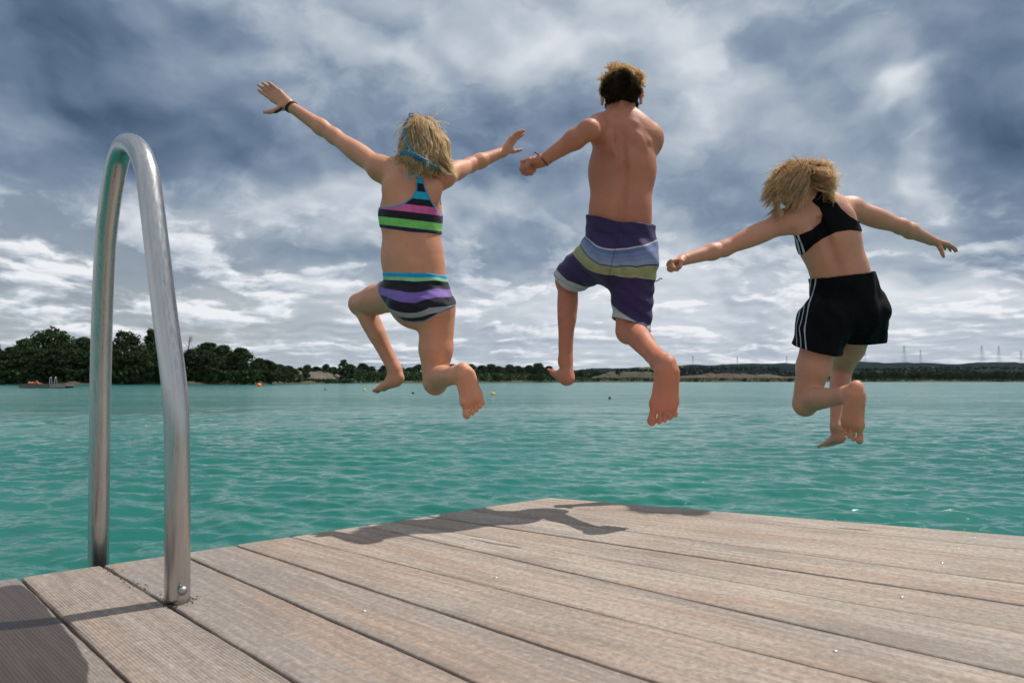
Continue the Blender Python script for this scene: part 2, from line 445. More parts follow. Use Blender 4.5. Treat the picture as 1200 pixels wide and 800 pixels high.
# ------------------------------------------------------------------ hair
def strand_arrays(P, r0, r1):
    """P (n,k,3) -> thin three-sided tapering tubes"""
    n, k, _ = P.shape; T = np.gradient(P, axis=1); T /= np.linalg.norm(T, axis=2, keepdims=True) + 1e-9
    A = np.cross(T, np.array([.3, .9, .25])); A /= np.linalg.norm(A, axis=2, keepdims=True) + 1e-9; B = np.cross(T, A)
    t = np.linspace(0, 1, k); r = (r0 + (r1 - r0) * t ** 2)[None, :, None]
    V = np.stack([P + (A * math.cos(a) + B * math.sin(a)) * r for a in (0, 2.094, 4.189)], 2)
    idx = np.arange(n * k * 3).reshape(n, k, 3)
    q = np.stack([np.stack([idx[:, :-1, j], idx[:, :-1, (j + 1) % 3], idx[:, 1:, (j + 1) % 3], idx[:, 1:, j]], -1) for j in range(3)], 2)
    tt = np.broadcast_to(t[None, :, None], (n, k, 3)); rr = np.broadcast_to(np.random.default_rng(n).random(n)[:, None, None], (n, k, 3))
    return V.reshape(-1, 3), q.reshape(-1, 4), tt.ravel(), rr.ravel()
def grow(fd, roots, vel, nstep, step, force, margin=.006):
    P = [roots]; p = roots.copy(); v = vel.copy()
    for i in range(nstep):
        v = v + force(p, v, i / nstep); v /= np.linalg.norm(v, axis=1, keepdims=True) + 1e-9
        p = p + v * step; d = fd.sample(p); m = d < margin
        if m.any():
            g = fd.grad(p[m]); p[m] += g * (margin - d[m])[:, None]
            vn = (v[m] * g).sum(1, keepdims=True); v[m] -= g * np.minimum(vn, 0)
        P.append(p.copy())
    return np.stack(P, 1)
def clump(Gd, per, spread, tip, seed, wav=0.0, wf=0.0):
    """children strands around guides: loose at the root, gathered at the tip"""
    r = np.random.default_rng(seed); n, k, _ = Gd.shape
    out = np.repeat(Gd, per, 0); o = r.normal(size=(n * per, 1, 3)) * spread
    t = np.linspace(0, 1, k)[None, :, None]
    out = out + o * (1 + (tip - 1) * t)
    if wav:
        ph = r.random((n * per, 1, 1)) * 1.2 + np.repeat(r.random((n, 1, 1)) * 6.28, per, 0)
        ax = np.repeat(r.normal(size=(n, 1, 3)), per, 0); ax2 = np.repeat(r.normal(size=(n, 1, 3)), per, 0)
        out = out + wav * t ** 1.7 * (ax * np.sin(t * wf + ph) + ax2 * np.cos(t * wf * 1.1 + ph))
    ln = .5 + .5 * r.random((n * per, 1, 1)) ** .7
    # shorten some strands by re-sampling
    s = (np.linspace(0, 1, k)[None, :] * ln[:, :, 0]) * (k - 1); i = np.minimum(s.astype(int), k - 2); fr_ = (s - i)[..., None]
    ii = np.arange(len(out))[:, None]
    return out[ii, i] * (1 - fr_) + out[ii, i + 1] * fr_
# ------------------------------------------------------------------ light and sky
SUN_AZ = math.atan2(.46, .886)      # sun stands to the right and a little beyond the jetty
SUN_EL = R(60)
sd = Vector((math.cos(SUN_EL) * math.cos(SUN_AZ), math.cos(SUN_EL) * math.sin(SUN_AZ), math.sin(SUN_EL)))
sun = bpy.data.lights.new('sun', 'SUN'); sun.energy = 4.3; sun.angle = R(.53); sun.color = (1, .95, .87)
sun_o = bpy.data.objects.new('sun', sun); C.objects.link(sun_o); sun_o.rotation_euler = sd.to_track_quat('Z', 'Y').to_euler()
wd = bpy.data.worlds.new('World'); SC.world = wd; wd.use_nodes = True
w = NT('', wd)
tc = w.n('ShaderNodeTexCoord').outputs['Generated']
sp = w.n('ShaderNodeSeparateXYZ', {0: tc}); X, Y, Z = sp.outputs
Zc = w.math('MAXIMUM', Z, 0.0)
den = w.math('ADD', Zc, .13)
q = w.n('ShaderNodeCombineXYZ', {0: w.math('DIVIDE', X, den), 1: w.math('DIVIDE', Y, den), 2: w.math('MULTIPLY', Zc, .6)}).outputs[0]
az = w.math('ARCTAN2', X, Y); el = w.math('ARCSINE', Z)
dirv = w.n('ShaderNodeCombineXYZ', {0: X, 1: Y, 2: w.math('MULTIPLY', Z, 1.45)}).outputs[0]
wx = w.math('SUBTRACT', w.noise(dirv, 3.0, 4, .6), .5); wz = w.math('SUBTRACT', w.noise(w.vm('ADD', dirv, (7.3, 2.1, 4.4)), 3.0, 4, .6), .5)
ae = w.n('ShaderNodeCombineXYZ', {0: w.math('MULTIPLY_ADD', wx, .34, az), 1: w.math('MULTIPLY_ADD', wz, .24, el), 2: 0.0}).outputs[0]
def azel(px, py):
    r = nz(ray(px, py)); return math.atan2(r[0], r[1]), math.asin(r[2])
# cloud masses: picture point, half sizes in picture pixels, brightness change
BL = [(40, 30, 200, 80, -0.234), (110, 125, 190, 55, -0.156), (250, 185, 150, 45, -0.156), (330, 210, 60, 22, -0.078), (10, 228, 120, 22, -0.109), (60, 252, 110, 12, -0.062),
      (470, 120, 150, 55, -0.031), (645, 195, 110, 70, -0.094), (600, 300, 110, 34, -0.140), (420, 300, 60, 12, -0.140),
      (640, 58, 95, 38, .34), (540, 20, 60, 40, .16), (400, 30, 90, 40, .10), (810, 60, 55, 50, .18), (1022, 138, 42, 20, .36), (800, 140, 40, 40, .16), (1060, 195, 30, 40, .20), (1010, 60, 60, 20, .08),
      (900, 40, 110, 45, -0.094), (1160, 60, 110, 95, -0.234), (1150, 215, 110, 65, -0.203), (910, 165, 70, 50, -0.062), (870, 240, 110, 32, -0.109), (1190, 270, 70, 32, -0.125),
      (435, 222, 80, 24, .30), (480, 262, 170, 20, .18), (220, 262, 80, 22, .20), (110, 320, 190, 40, .10), (60, 337, 34, 7, .16), (300, 345, 60, 12, .16), (380, 362, 180, 20, .10),
      (600, 250, 90, 20, .12), (780, 325, 110, 24, .20), (1090, 325, 150, 26, .22), (900, 372, 500, 26, .08), (620, 365, 120, 22, .10)]
acc = None
for px, py, sx, sy, am in BL:
    a0, e0 = azel(px, py); sa = sx / 800 * math.cos(a0) ** 2; se = sy / 800 * math.cos(a0)
    v = w.vm('MULTIPLY', w.vm('SUBTRACT', ae, (a0, e0, 0)), (1 / sa, 1 / se, 0))
    g = w.math('MULTIPLY', w.math('POWER', 2.718, w.math('MULTIPLY', w.vm('DOT_PRODUCT', v, v), -1.0)), am)
    acc = g if acc is None else w.math('ADD', acc, g)
def vor(vec, scale, detail=2.0, rough=.55):
    nd = w.n('ShaderNodeTexVoronoi', {'Vector': vec, 'Scale': scale, 'Detail': detail, 'Roughness': rough, 'Randomness': 1.0}, feature='F1'); nd.normalize = True
    return nd.outputs['Distance']
warp = w.n('ShaderNodeCombineXYZ', {0: w.math('MULTIPLY', wx, .16), 1: 0.0, 2: w.math('MULTIPLY', wz, .16)}).outputs[0]
dw = w.vm('ADD', dirv, warp)
n1 = w.noise(w.vm('ADD', dw, (1.7, 0, 0)), 1.7, 7, .56, .1)
n1b = w.noise(w.vm('ADD', dw, (9.2, 4.4, 1.0)), 3.4, 8, .62, .1)
SO = (.012, -.004, .034)                       # towards the light: above and to the right
P1 = w.vm('ADD', dw, (3.1, 5.2, 0)); P2 = w.vm('ADD', P1, SO)
b1 = vor(P1, 3.6); b2 = vor(P2, 3.6)           # rounded billows
c1 = w.noise(P1, 9.0, 5, .58); c2 = w.noise(P2, 9.0, 5, .58)
relief = w.math('ADD', w.math('MULTIPLY', w.math('SUBTRACT', b2, b1), 2.5), w.math('MULTIPLY', w.math('SUBTRACT', c1, c2), .55))
# rows of small cumulus seen almost edge-on near the horizon
q3 = w.n('ShaderNodeCombineXYZ', {0: w.math('MULTIPLY', az, 9.0), 1: w.math('MULTIPLY', w.math('LOGARITHM', w.math('ADD', w.math('MAXIMUM', el, 0.0), .045), 2.718), 4.3), 2: 3.0}).outputs[0]
q3 = w.vm('ADD', q3, w.n('ShaderNodeCombineXYZ', {0: w.math('MULTIPLY', wx, 1.2), 1: w.math('MULTIPLY', wz, 1.6), 2: 0.0}).outputs[0])
n3 = w.noise(q3, 1.0, 7, .58, .1); n3s = w.noise(w.vm('ADD', q3, (.06, .20, 0)), 1.0, 7, .58, .1)
low = w.mapr(el, .10, .30, 1, 0, True)
puff = w.mapr(n3, .50, .58, 0, 1, True)         # inside a cumulus
r3 = w.math('MULTIPLY', w.math('SUBTRACT', n3, n3s), 2.0)
hib = w.math('ADD', w.math('MULTIPLY', w.math('SUBTRACT', n1, .5), .78), w.math('MULTIPLY', relief, w.mapr(el, .1, .3, .45, .60)))
edge = w.mapr(w.math('ADD', w.math('MULTIPLY', acc, .5), n1b), .47, .56, -.5, .5, True)
hib = w.math('ADD', hib, w.math('MULTIPLY', edge, .11))
lob = w.math('ADD', w.math('MULTIPLY', puff, .13), w.math('MULTIPLY', r3, w.math('ADD', w.math('MULTIPLY', puff, .7), .3)))
B = w.math('ADD', .48, w.math('MULTIPLY', hib, w.math('SUBTRACT', 1.0, w.math('MULTIPLY', low, .55))))
B = w.math('ADD', B, w.math('MULTIPLY', w.math('ADD', lob, .17), low))
B = w.math('ADD', B, acc)
# the cloud deck is thinner, and so brighter, overhead and behind the viewer
B = w.math('ADD', B, w.mapr(Z, .55, .9, 0, .15, True)); B = w.math('ADD', B, w.mapr(Y, .25, -.4, 0, .12, True))
cl = w.ramp(B, [(.0, s2l(72, 92, 118)), (.2, s2l(104, 124, 149)), (.38, s2l(136, 152, 173)), (.56, s2l(170, 182, 195)), (.76, s2l(205, 212, 221)), (1, s2l(238, 240, 244))])
sky = w.n('ShaderNodeTexSky', sky_type='NISHITA', sun_disc=False, sun_elevation=SUN_EL, sun_rotation=math.pi / 2 - SUN_AZ, air_density=1.0, dust_density=1.5)
skb = w.n('ShaderNodeBackground', {0: sky, 1: .06})
clb = w.n('ShaderNodeBackground', {0: cl, 1: 1.0})
# blue gaps in the deck, low on the left
a0, e0 = azel(110, 320); v = w.vm('MULTIPLY', w.vm('SUBTRACT', ae, (a0, e0, 0)), (2.6, 9.0, 0))
gap = w.math('MULTIPLY', w.math('POWER', 2.718, w.math('MULTIPLY', w.vm('DOT_PRODUCT', v, v), -1.0)), w.mapr(n3, .44, .56, .8, 0.0, True))
mx = w.n('ShaderNodeMixShader', {0: gap, 1: clb.outputs[0], 2: skb.outputs[0]})
w.n('ShaderNodeOutputWorld', {0: mx.outputs[0]})
wd.cycles.sampling_method = 'MANUAL'; wd.cycles.sample_map_resolution = 512
SC.view_settings.view_transform = 'Standard'; SC.view_settings.look = 'None'; SC.view_settings.exposure = 0; SC.view_settings.gamma = 1
SC.view_settings.use_curve_mapping = False
# ------------------------------------------------------------------ water
def water_mesh():
    ph = np.concatenate([np.linspace(-180, -56, 50)[:-1], np.linspace(-56, 56, 760), np.linspace(56, 180, 50)[1:]]) * math.pi / 180
    rr = [0.35]; 
    while rr[-1] < 7000:
        r = rr[-1]; rr.append(r * 1.15 if r < 2.4 else r + max(.022, .00042 * r * r, .0042 * r) if r < 130 else r * 1.12)
    rr = np.array(rr); nr, npz = len(rr), len(ph)
    Rr, Ph = np.meshgrid(rr, ph, indexing='ij'); x = Rr * np.sin(Ph); y = Rr * np.cos(Ph)
    z = np.zeros_like(x); dx = np.zeros_like(x); dy = np.zeros_like(x)
    cell = np.gradient(rr)[:, None]
    g = np.random.default_rng(3)
    for i in range(130):
        lam = .09 * (1.15 / .09) ** g.random(); k = 2 * math.pi / lam
        th = R(-98) + g.normal() * .44                       # waves run towards the viewer
        amp = .0047 * lam * (.4 + g.random()) * min(1, (.35 / lam)) ** .62
        fade = np.clip((lam / (cell * 2.6)) - .6, 0, 1)
        arg = k * (x * math.cos(th) + y * math.sin(th)) + g.random() * 6.28
        s, c = np.sin(arg), np.cos(arg)
        z += amp * fade * s; dx += -amp * .75 * fade * c * math.cos(th); dy += -amp * .75 * fade * c * math.sin(th)
    m = 1 + .30 * np.sin(x * .41 + 1.3 * np.sin(y * .23)) * np.sin(y * .33 + .9)
    z *= m
    V = np.stack([x - dx * 0 + dx, y + dy, z], -1).reshape(-1, 3)
    idx = np.arange(nr * npz).reshape(nr, npz)
    Fq = np.stack([idx[:-1, :-1], idx[:-1, 1:], idx[1:, 1:], idx[1:, :-1]], -1).reshape(-1, 4)[:, ::-1]
    c0 = len(V); V = np.vstack([V, [0, 0, 0]])
    o = link('lake_water', np_mesh('lake_water', V, Fq), None)
    return o
t = NT('lake_water'); tc = t.n('ShaderNodeTexCoord').outputs['Object']
nA = t.noise(t.vm('MULTIPLY', tc, (1, 1.5, 1)), .13, 3, .5)
nB = t.noise(t.vm('MULTIPLY', tc, (.25, 1, 1)), .02, 3, .5)
col = t.mix(t.mapr(nA, .3, .7), (.008, .112, .085), (.018, .162, .124))
col = t.mix(t.mapr(nB, .35, .65), col, (.006, .120, .100))
h1 = t.math('ADD', t.noise(t.vm('MULTIPLY', tc, (1, 1.8, 1)), 8.0, 5, .62, .6), t.math('MULTIPLY', t.noise(t.vm('MULTIPLY', tc, (1, 1.6, 1)), 3.2, 4, .6, .5), 1.6))
h2 = t.noise(t.vm('MULTIPLY', tc, (1, 2.2, 1)), 1.5, 5, .6, .5)
cd = t.n('ShaderNodeVectorMath', {0: tc}, operation='LENGTH').outputs['Value']
far = t.mapr(cd, 8, 40, 0, 1)
h3 = t.noise(t.vm('MULTIPLY', tc, (.5, 1.25, 1)), .16, 6, .62, .6)
nrm = t.bump(h1, .010, .75); nrm = t.bump(t.math('MULTIPLY', h2, far), .07, .7, nrm); nrm = t.bump(t.math('MULTIPLY', h3, far), 1.5, .8, nrm)
t.pbr(col, t.mapr(cd, 4, 60, .055, .17), nrm, IOR=1.333, Specular_Tint=(.80, .95, 1.0, 1))
wat = water_mesh(); wat.data.materials.append(t.m); tag(wat, kind='structure')
# lake bed so that the ground carries on under the water
mb = MB(); mb.box((0, 0, -3.2), (14000, 14000, .4)); tag(mb.build('lake_bed', plain('lake_bed', (.18, .17, .12), .9)), kind='structure')
# ------------------------------------------------------------------ far shore
def shore_pt(px, extra=0.0, z=0.0):
    xs = [-1500, -500, 0, 180, 300, 345, 420, 520, 640, 720, 900, 1200, 1700, 3000]
    ds = [120, 150, 172, 176, 180, 215, 290, 360, 430, 500, 590, 690, 760, 800]
    d = float(np.interp(px, xs, ds)) + extra
    a = math.atan2(px - 600, F); d0 = d / math.cos(a) if abs(px - 600) < 1200 else d * 1.6
    return np.array([d0 * math.sin(a), d0 * math.cos(a), z])
t = NT('shore_ground'); tc = t.n('ShaderNodeTexCoord').outputs['Object']
n = t.noise(tc, .03, 5, .6); n2_ = t.noise(tc, .35, 5, .65)
col = t.mix(t.mapr(n, .40, .52), (.03, .045, .016), (.09, .075, .04)); col = t.mix(t.mapr(n2_, .4, .62), col, (.045, .07, .02))
sx_ = t.n('ShaderNodeSeparateXYZ', {0: tc}).outputs
sandm = t.math('MULTIPLY', t.mapr(sx_[2], .25, .7, 1, 0), 1.0)
col = t.mix(sandm, col, (.05, .046, .03)); t.pbr(col, .95)
M_shore = t.m
cols = list(range(-1500, 3001, 12)); ex = [0, .6, 2, 5, 12, 25, 50, 90, 150, 260, 420]
V = []; 
for i, px in enumerate(cols):
    for j, e in enumerate(ex):
        wig = 2.5 * math.sin(px * .05) + 1.5 * math.sin(px * .13 + 1)
        p = shore_pt(px, e * (1 if e < 90 else 1.0) + wig * 1.0)
        hgt = [-.6, .25, .55, .9, 1.3, 1.6, 1.9, 2.2, 2.5, 3, 3.5][j]
        if j > 1: hgt += .35 * math.sin(px * .21 + e) * (1 if e < 60 else 2)
        V.append((p[0], p[1], hgt))
k = len(ex); Fq = [(i * k + j, (i + 1) * k + j, (i + 1) * k + j + 1, i * k + j + 1) for i in range(len(cols) - 1) for j in range(k - 1)]
tag(link('far_shore', np_mesh('far_shore', V, Fq), M_shore), kind='structure')
# bare sandy slopes cut into the bank
def slope(name, px0, px1, extra, top, col, dep=14.0, seed=0):
    r = random.Random(seed); n = 28; V = []; m = 7
    for i in range(n):
        f = i / (n - 1); px = px0 + (px1 - px0) * f; env = math.sin(math.pi * min(1, max(0, f))) ** .45
        for j in range(m):
            g = j / (m - 1); z = .3 + top * env * g ** .8 * (1 + .12 * r.uniform(-1, 1)) + .2 * r.uniform(-1, 1)
            p = shore_pt(px, extra + dep * g + r.uniform(-.6, .6)); V.append((p[0], p[1], z))
    for i in range(n):      # the back runs down again behind the crest
        px = px0 + (px1 - px0) * i / (n - 1); p = shore_pt(px, extra + dep * 2.4); V.append((p[0], p[1], .2))
    Fq = [(i * m + j, (i + 1) * m + j, (i + 1) * m + j + 1, i * m + j + 1) for i in range(n - 1) for j in range(m - 1)]
    b = n * m; Fq += [(i * m + m - 1, (i + 1) * m + m - 1, b + i + 1, b + i) for i in range(n - 1)]
    o = link(name, np_mesh(name, V, Fq), plain(name, col, .95, .75, .16)); tag(o, kind='structure'); return o
slope('sand_slope', 322, 412, 8, 4.2, (.098, .083, .062), seed=1)
slope('sand_bank', 690, 790, 14, 8.0, (.042, .040, .022), seed=2)
slope('clay_bank', 780, 945, 10, 7.0, (.058, .040, .026), seed=3)
slope('gravel_bank', 520, 640, 20, 5.5, (.08, .085, .035), seed=4)
# hills beyond
t = NT('wooded_hills'); tc = t.n('ShaderNodeTexCoord').outputs['Object']
n = t.noise(tc, .006, 6, .6); nb = t.noise(t.vm('MULTIPLY', tc, (1, .5, 1)), .0028, 2, .5)
col = t.mix(t.mapr(n, .35, .65), (.002, .009, .011), (.005, .015, .013))
col = t.mix(t.mapr(nb, .63, .66), col, (.085, .09, .045)); t.pbr(col, 1.0, Specular_IOR_Level=0.05)
M_hill = t.m
def hills(name, d, dd, prof, seed, bumpy=5):
    r = random.Random(seed); xs = np.arange(-1700, 3600, 9); V = []; m = 9
    for i, px in enumerate(xs):
        top = (HOR - float(np.interp(px, [p[0] for p in prof], [p[1] for p in prof]))) * d / F
        for j in range(m):
            g = j / (m - 1); a = math.atan2(px - 600, F); dist = (d + dd * (g - .5)) / math.cos(min(max(a, -1.15), 1.15))
            z = top * math.sin(min(g * 1.25, 1) * math.pi / 2) * (1 if g < .8 else (1 - g) * 5) + bumpy * r.uniform(-1, 1) * (g > .05)
            V.append((dist * math.sin(a), dist * math.cos(a), max(z, -1) if g > .01 else -1))
    Fq = [(i * m + j, (i + 1) * m + j, (i + 1) * m + j + 1, i * m + j + 1) for i in range(len(xs) - 1) for j in range(m - 1)]
    tag(link(name, np_mesh(name, V, Fq), M_hill), kind='structure')
hills('wooded_hill', 2300, 700, [(-1700, 432), (300, 436), (560, 434), (660, 434), (690, 431), (740, 429), (790, 426.5), (850, 425), (905, 424), (960, 422), (1000, 421.5), (1060, 423), (1110, 424), (1150, 422.5), (1200, 423), (1500, 424), (3600, 430)], 5, 3.0)
hills('low_hill', 1350, 500, [(-1700, 438), (300, 440), (640, 437), (760, 434), (900, 432), (1000, 431), (1200, 431), (1500, 432), (3600, 436)], 6, 1.6)
# ------------------------------------------------------------------ trees
def leaf_mat(name, a, b):
    t = NT(name); oi = t.n('ShaderNodeObjectInfo').outputs['Random']; tc = t.n('ShaderNodeTexCoord').outputs['Object']
    c = t.mix(t.mapr(t.noise(tc, 1.2, 3), .3, .7), a, b); c = t.mix(t.math('MULTIPLY', oi, .45), c, tuple(q * 1.9 for q in b))
    bs = t.n('ShaderNodeBsdfPrincipled', {'Base Color': c, 'Roughness': .75, 'Specular IOR Level': .25})
    tr = t.n('ShaderNodeBsdfTranslucent', {'Color': c}); mx = t.n('ShaderNodeMixShader', {0: .22, 1: bs.outputs[0], 2: tr.outputs[0]})
    t.n('ShaderNodeOutputMaterial', {'Surface': mx.outputs[0]}); return t.m
M_leafA = leaf_mat('foliage_dark', (.010, .025, .008), (.026, .052, .014))
M_leafB = leaf_mat('foliage_mid', (.014, .028, .010), (.034, .052, .018))
M_leafC = leaf_mat('foliage_reed', (.035, .045, .016), (.075, .075, .032))
M_leafD = leaf_mat('foliage_distant', (.004, .012, .010), (.010, .023, .017))
M_bark = plain('bark', (.09, .07, .05), .95, .3, 2)
def crown_mesh(seed, H, Wd, base, nclump, nleaf, leaf, conic=0.0):
    """uneven crown: leaf-sized faces gathered round the ends of many limbs"""
    r = np.random.default_rng(seed); V = []
    cl = []
    for i in range(nclump):
        h = base + (H - base) * (r.random() ** .8); f = (h - base) / (H - base)
        rad = Wd * (math.sin(math.pi * (.16 + .80 * f)) ** .7) * (1 - conic * f) * (.12 + .88 * r.random() ** .6); a = r.random() * 6.28
        cl.append((rad * math.cos(a), rad * math.sin(a), h, (.5 + .8 * r.random()) * Wd * .28))
    P = []
    for c in cl:
        d = r.normal(size=(nleaf, 3)); d /= np.linalg.norm(d, axis=1, keepdims=True); d *= (r.random((nleaf, 1)) ** .45) * c[3]; d[:, 2] *= .72
        P.append(np.array(c[:3]) + d)
    P = np.concatenate(P); n = len(P)
    A = r.normal(size=(n, 3)); A /= np.linalg.norm(A, axis=1, keepdims=True); Bv = np.cross(A, r.normal(size=(n, 3))); Bv /= np.linalg.norm(Bv, axis=1, keepdims=True)
    s = leaf * (.6 + .8 * r.random((n, 1)))
    V = np.stack([P - A * s, P - Bv * s * .7, P + A * s, P + Bv * s * .7], 1).reshape(-1, 3)
    return np_mesh('crown', V, np.arange(n * 4).reshape(n, 4)), cl
def trunk_mesh(cl, H, r0, seed):
    r = random.Random(seed); mb = MB(); top = H * .72
    pts = [(0, 0, -.4), (r0 * .2, 0, H * .15), (r.uniform(-.3, .3), r.uniform(-.3, .3), H * .4), (r.uniform(-.5, .5), r.uniform(-.5, .5), top)]
    mb.tube(catmull(pts, 3), [r0 * (1 - .8 * i / 9) for i in range(10)], 7)
    for c in cl[::max(1, len(cl) // 12)]:
        z0 = min(c[2] * .6, top * .95); mb.tube([(0, 0, z0), (c[0] * .5, c[1] * .5, z0 + (c[2] - z0) * .6), c[:3]], [r0 * .35, r0 * .2, r0 * .05], 5)
    me = bpy.data.meshes.new('trunk'); me.from_pydata(mb.v, [], mb.f); me.materials.append(M_bark); return me
protos = []
for i, (H, Wd, base, nc, nl, lf, con) in enumerate([(12, 4.8, .4, 110, 60, .30, 0), (12, 4.4, .2, 110, 60, .28, .2), (12, 5.4, 1.2, 90, 60, .30, 0), (12, 3.9, .2, 90, 60, .27, .3), (12, 4.8, 2.0, 80, 60, .28, 0)]):
    me, cl = crown_mesh(20 + i, H, Wd, base, nc, nl, lf, con); tm = trunk_mesh(cl, H, .26, i)
    protos.append((me, tm))
cm = {}
def crown_of(i, mat):
    if (i, mat.name) not in cm:
        m = protos[i][0].copy(); m.materials.clear(); m.materials.append(mat); cm[(i, mat.name)] = m
    return cm[(i, mat.name)]
def tree(px, extra, top, kind, mat, label, group, wide=1.0, name='broadleaf_tree', base_z=.8):
    p = shore_pt(px, extra); d = math.hypot(p[0], p[1]) * math.cos(math.atan2(p[0], p[1]))
    H = (HOR - top) * d / F + 1.0 - base_z; s = H / 12.3
    o = empty(name, (p[0], p[1], base_z), random.random() * 6.28); o.scale = (s * wide, s * wide, s); tag(o, label, 'tree', group)
    c = bpy.data.objects.new('crown', crown_of(kind, mat)); C.objects.link(c); c.parent = o
    b = bpy.data.objects.new('trunk', protos[kind][1]); C.objects.link(b); b.parent = o
    return o
gA = 'dark trees of the grove on the left shore'
labA = 'dark green broadleaf tree standing in the dense grove on the left shore'
for px, top, kd, ex_, wd_ in [(-150, 395, 0, 14, 1), (-105, 402, 1, 9, 1), (-70, 398, 0, 15, 1), (-35, 403, 1, 9, 1.1), (-8, 402, 3, 14, 1.0), (14, 407, 0, 7, 1), (30, 398, 0, 14, 1.15), (82, 402, 1, 10, 1.1), (98, 396, 0, 15, 1.0),
                        (118, 400, 1, 9, 1.1), (133, 404, 3, 8, 1.1), (165, 405, 0, 9, 1.2), (196, 403, 1, 13, 1.1), (208, 410, 3, 7, 1.1), (262, 405, 1, 11, 1.15), (44, 412, 3, 5, 1.2), (62, 410, 0, 5, 1.1), (106, 412, 3, 5, 1.2), (150, 414, 0, 5, 1.2), (186, 416, 3, 5, 1.1), (250, 414, 3, 6, 1.1)]:
    tree(px, ex_, top, kd, M_leafA if kd != 1 else M_leafB, labA, gA, wd_)
rg = random.Random(12)
for px in range(-60, 312, 11):
    tree(px + rg.uniform(-4, 4), rg.uniform(3, 8), float(np.interp(px, [-60, 180, 230, 270, 312], [409, 411, 412, 417, 426])) + rg.uniform(-4, 5), rg.choice([0, 1, 3]), rg.choice([M_leafA, M_leafB, M_leafB]), 'smaller green tree in the front row of the grove on the left shore', 'front row trees of the left grove', rg.uniform(.9, 1.3), name='young_tree', base_z=.4)
for px, top, kd, ex_, wd_, lab in [(60, 385, 2, 20, 1.0, 'tallest broadleaf tree with a wide flat crown above the left grove'),
                             (147, 388, 4, 19, .95, 'tall round crowned tree rising above the grove right of the rear rail post'),
                             (177, 386, 3, 17, .75, 'slim tall tree just left of the front rail tube, above the left grove'),
                             (243, 402, 0, 12, 1.25, 'broad dark tree right of the bare tree at the end of the left grove'),
                             (281, 408, 0, 9, 1.35, 'round dark bushy tree near the right end of the left grove'),
                             (303, 420, 1, 8, 1.2, 'low grey green tree closing the left grove on its right side')]:
    tree(px, ex_, top, kd, M_leafA, lab, 'trees that stand out of the left grove', wd_)
# bare tree
p = shore_pt(221, 12); mb = MB(); rr_ = random.Random(4)
mb.tube([(0, 0, -.4), (.1, 0, 4), (-.2, .1, 9), (.1, 0, 12.6)], [.26, .2, .12, .03], 7)
for i in range(26):
    z0 = 4 + i * .31; a = rr_.random() * 6.28; L = 3.4 * (1 - z0 / 15); e = (L * math.cos(a), L * math.sin(a), z0 + L * .9)
    mb.tube([(0, 0, z0), (e[0] * .5, e[1] * .5, z0 + L * .35), e], [.07, .04, .012], 4)
    for k_ in range(3):
        f = .4 + .2 * k_; b_ = (e[0] * f, e[1] * f, z0 + L * .9 * f); mb.tube([b_, (b_[0] + rr_.uniform(-.7, .7), b_[1] + rr_.uniform(-.7, .7), b_[2] + .8)], [.03, .008], 4)
o = mb.build('bare_tree', M_bark); o.location = (p[0], p[1], .8); tag(o, 'leafless grey tree between the front rail tube and the broad dark tree', 'tree')
for px, top, kd in [(311, 422, 0), (319, 425.5, 1), (327, 427, 0), (336, 430, 1), (345, 432, 0)]:
    tree(px, 5, top, kd, M_leafB, 'low bushy tree in the tapering right end of the left grove', 'low trees tapering off the left grove', 1.5, base_z=.4)
gB = 'trees along the middle of the far shore'
labB = 'small dark green tree in the low treeline along the middle of the far shore'
tr_mid = [(326, 432, 1), (337, 428, 0), (352, 431, 3), (360, 428, 1), (372, 429, 0), (383, 427, 3), (392, 430, 0), (412, 427, 0), (424, 426, 1), (436, 429, 0), (448, 428, 3), (458, 430, 0), (468, 427, 1), (480, 430, 0), (492, 427, 0), (503, 429, 3), (515, 428, 1), (530, 427, 0), (541, 430, 3), (552, 427, 0),
          (563, 428.5, 1), (574, 427, 0), (586, 429, 3), (597, 427, 0), (608, 429, 1), (620, 428, 0), (632, 426, 3), (642, 429, 0), (656, 432, 1), (668, 434, 0), (680, 433, 3), (700, 435, 0), (722, 435, 3), (744, 434, 0), (766, 435, 1)]
for px, top, kd in tr_mid: tree(px + random.uniform(-2, 2), 30 + random.uniform(-6, 14), top + random.uniform(-.5, .5), kd, random.choice([M_leafA, M_leafB]), labB, gB, 1.55, base_z=1.6)
tree(403, 9, 421.5, 3, M_leafA, 'upright dark tree at the right end of the pale sand slope', None, 1.1)
tree(359, 4, 432, 0, M_leafB, 'small round tree in front of the pale sand slope', None, .8)
tree(629, 10, 426, 0, M_leafA, 'dark tree on the far shore just left of the boy hanging foot', None, 1.1)
for px in range(425, 640, 13): tree(px + random.uniform(-3, 3), 7 + random.uniform(0, 6), 437 + random.uniform(-2, 2.5), random.choice([0, 1]), random.choice([M_leafB, M_leafC]), 'low grey green bush on the bank below the middle treeline', 'bushes below the middle treeline', 1.6, name='shore_bush', base_z=.5)
gC = 'trees along the right part of the far shore'
labC = 'dark green tree in the row along the right part of the far shore'
px = 700
while px < 1260:
    lowb = 690 < px < 940; tp = (439.5 if lowb else 435.5) + random.uniform(-1.6, 1.8)
    tree(px, (28 if lowb else 10) + random.uniform(-5, 25), tp, random.choice([0, 1, 3]), M_leafA if random.random() < .6 else M_leafB, labC, gC, 1.5, base_z=1.8)
    px += random.uniform(5, 9.5)
for px, ex_ in [(700, 3), (722, 4), (741, 3), (758, 5), (776, 3), (815, 4), (846, 3), (872, 4), (899, 3), (925, 4), (948, 3), (975, 4)]:
    tree(px, ex_, 443.2 + random.uniform(-.8, .8), 0, random.choice([M_leafC, M_leafA]), 'low bush at the waterline in front of the reddish bank', 'bushes in front of the reddish bank', 1.9, name='shore_bush', base_z=.3)
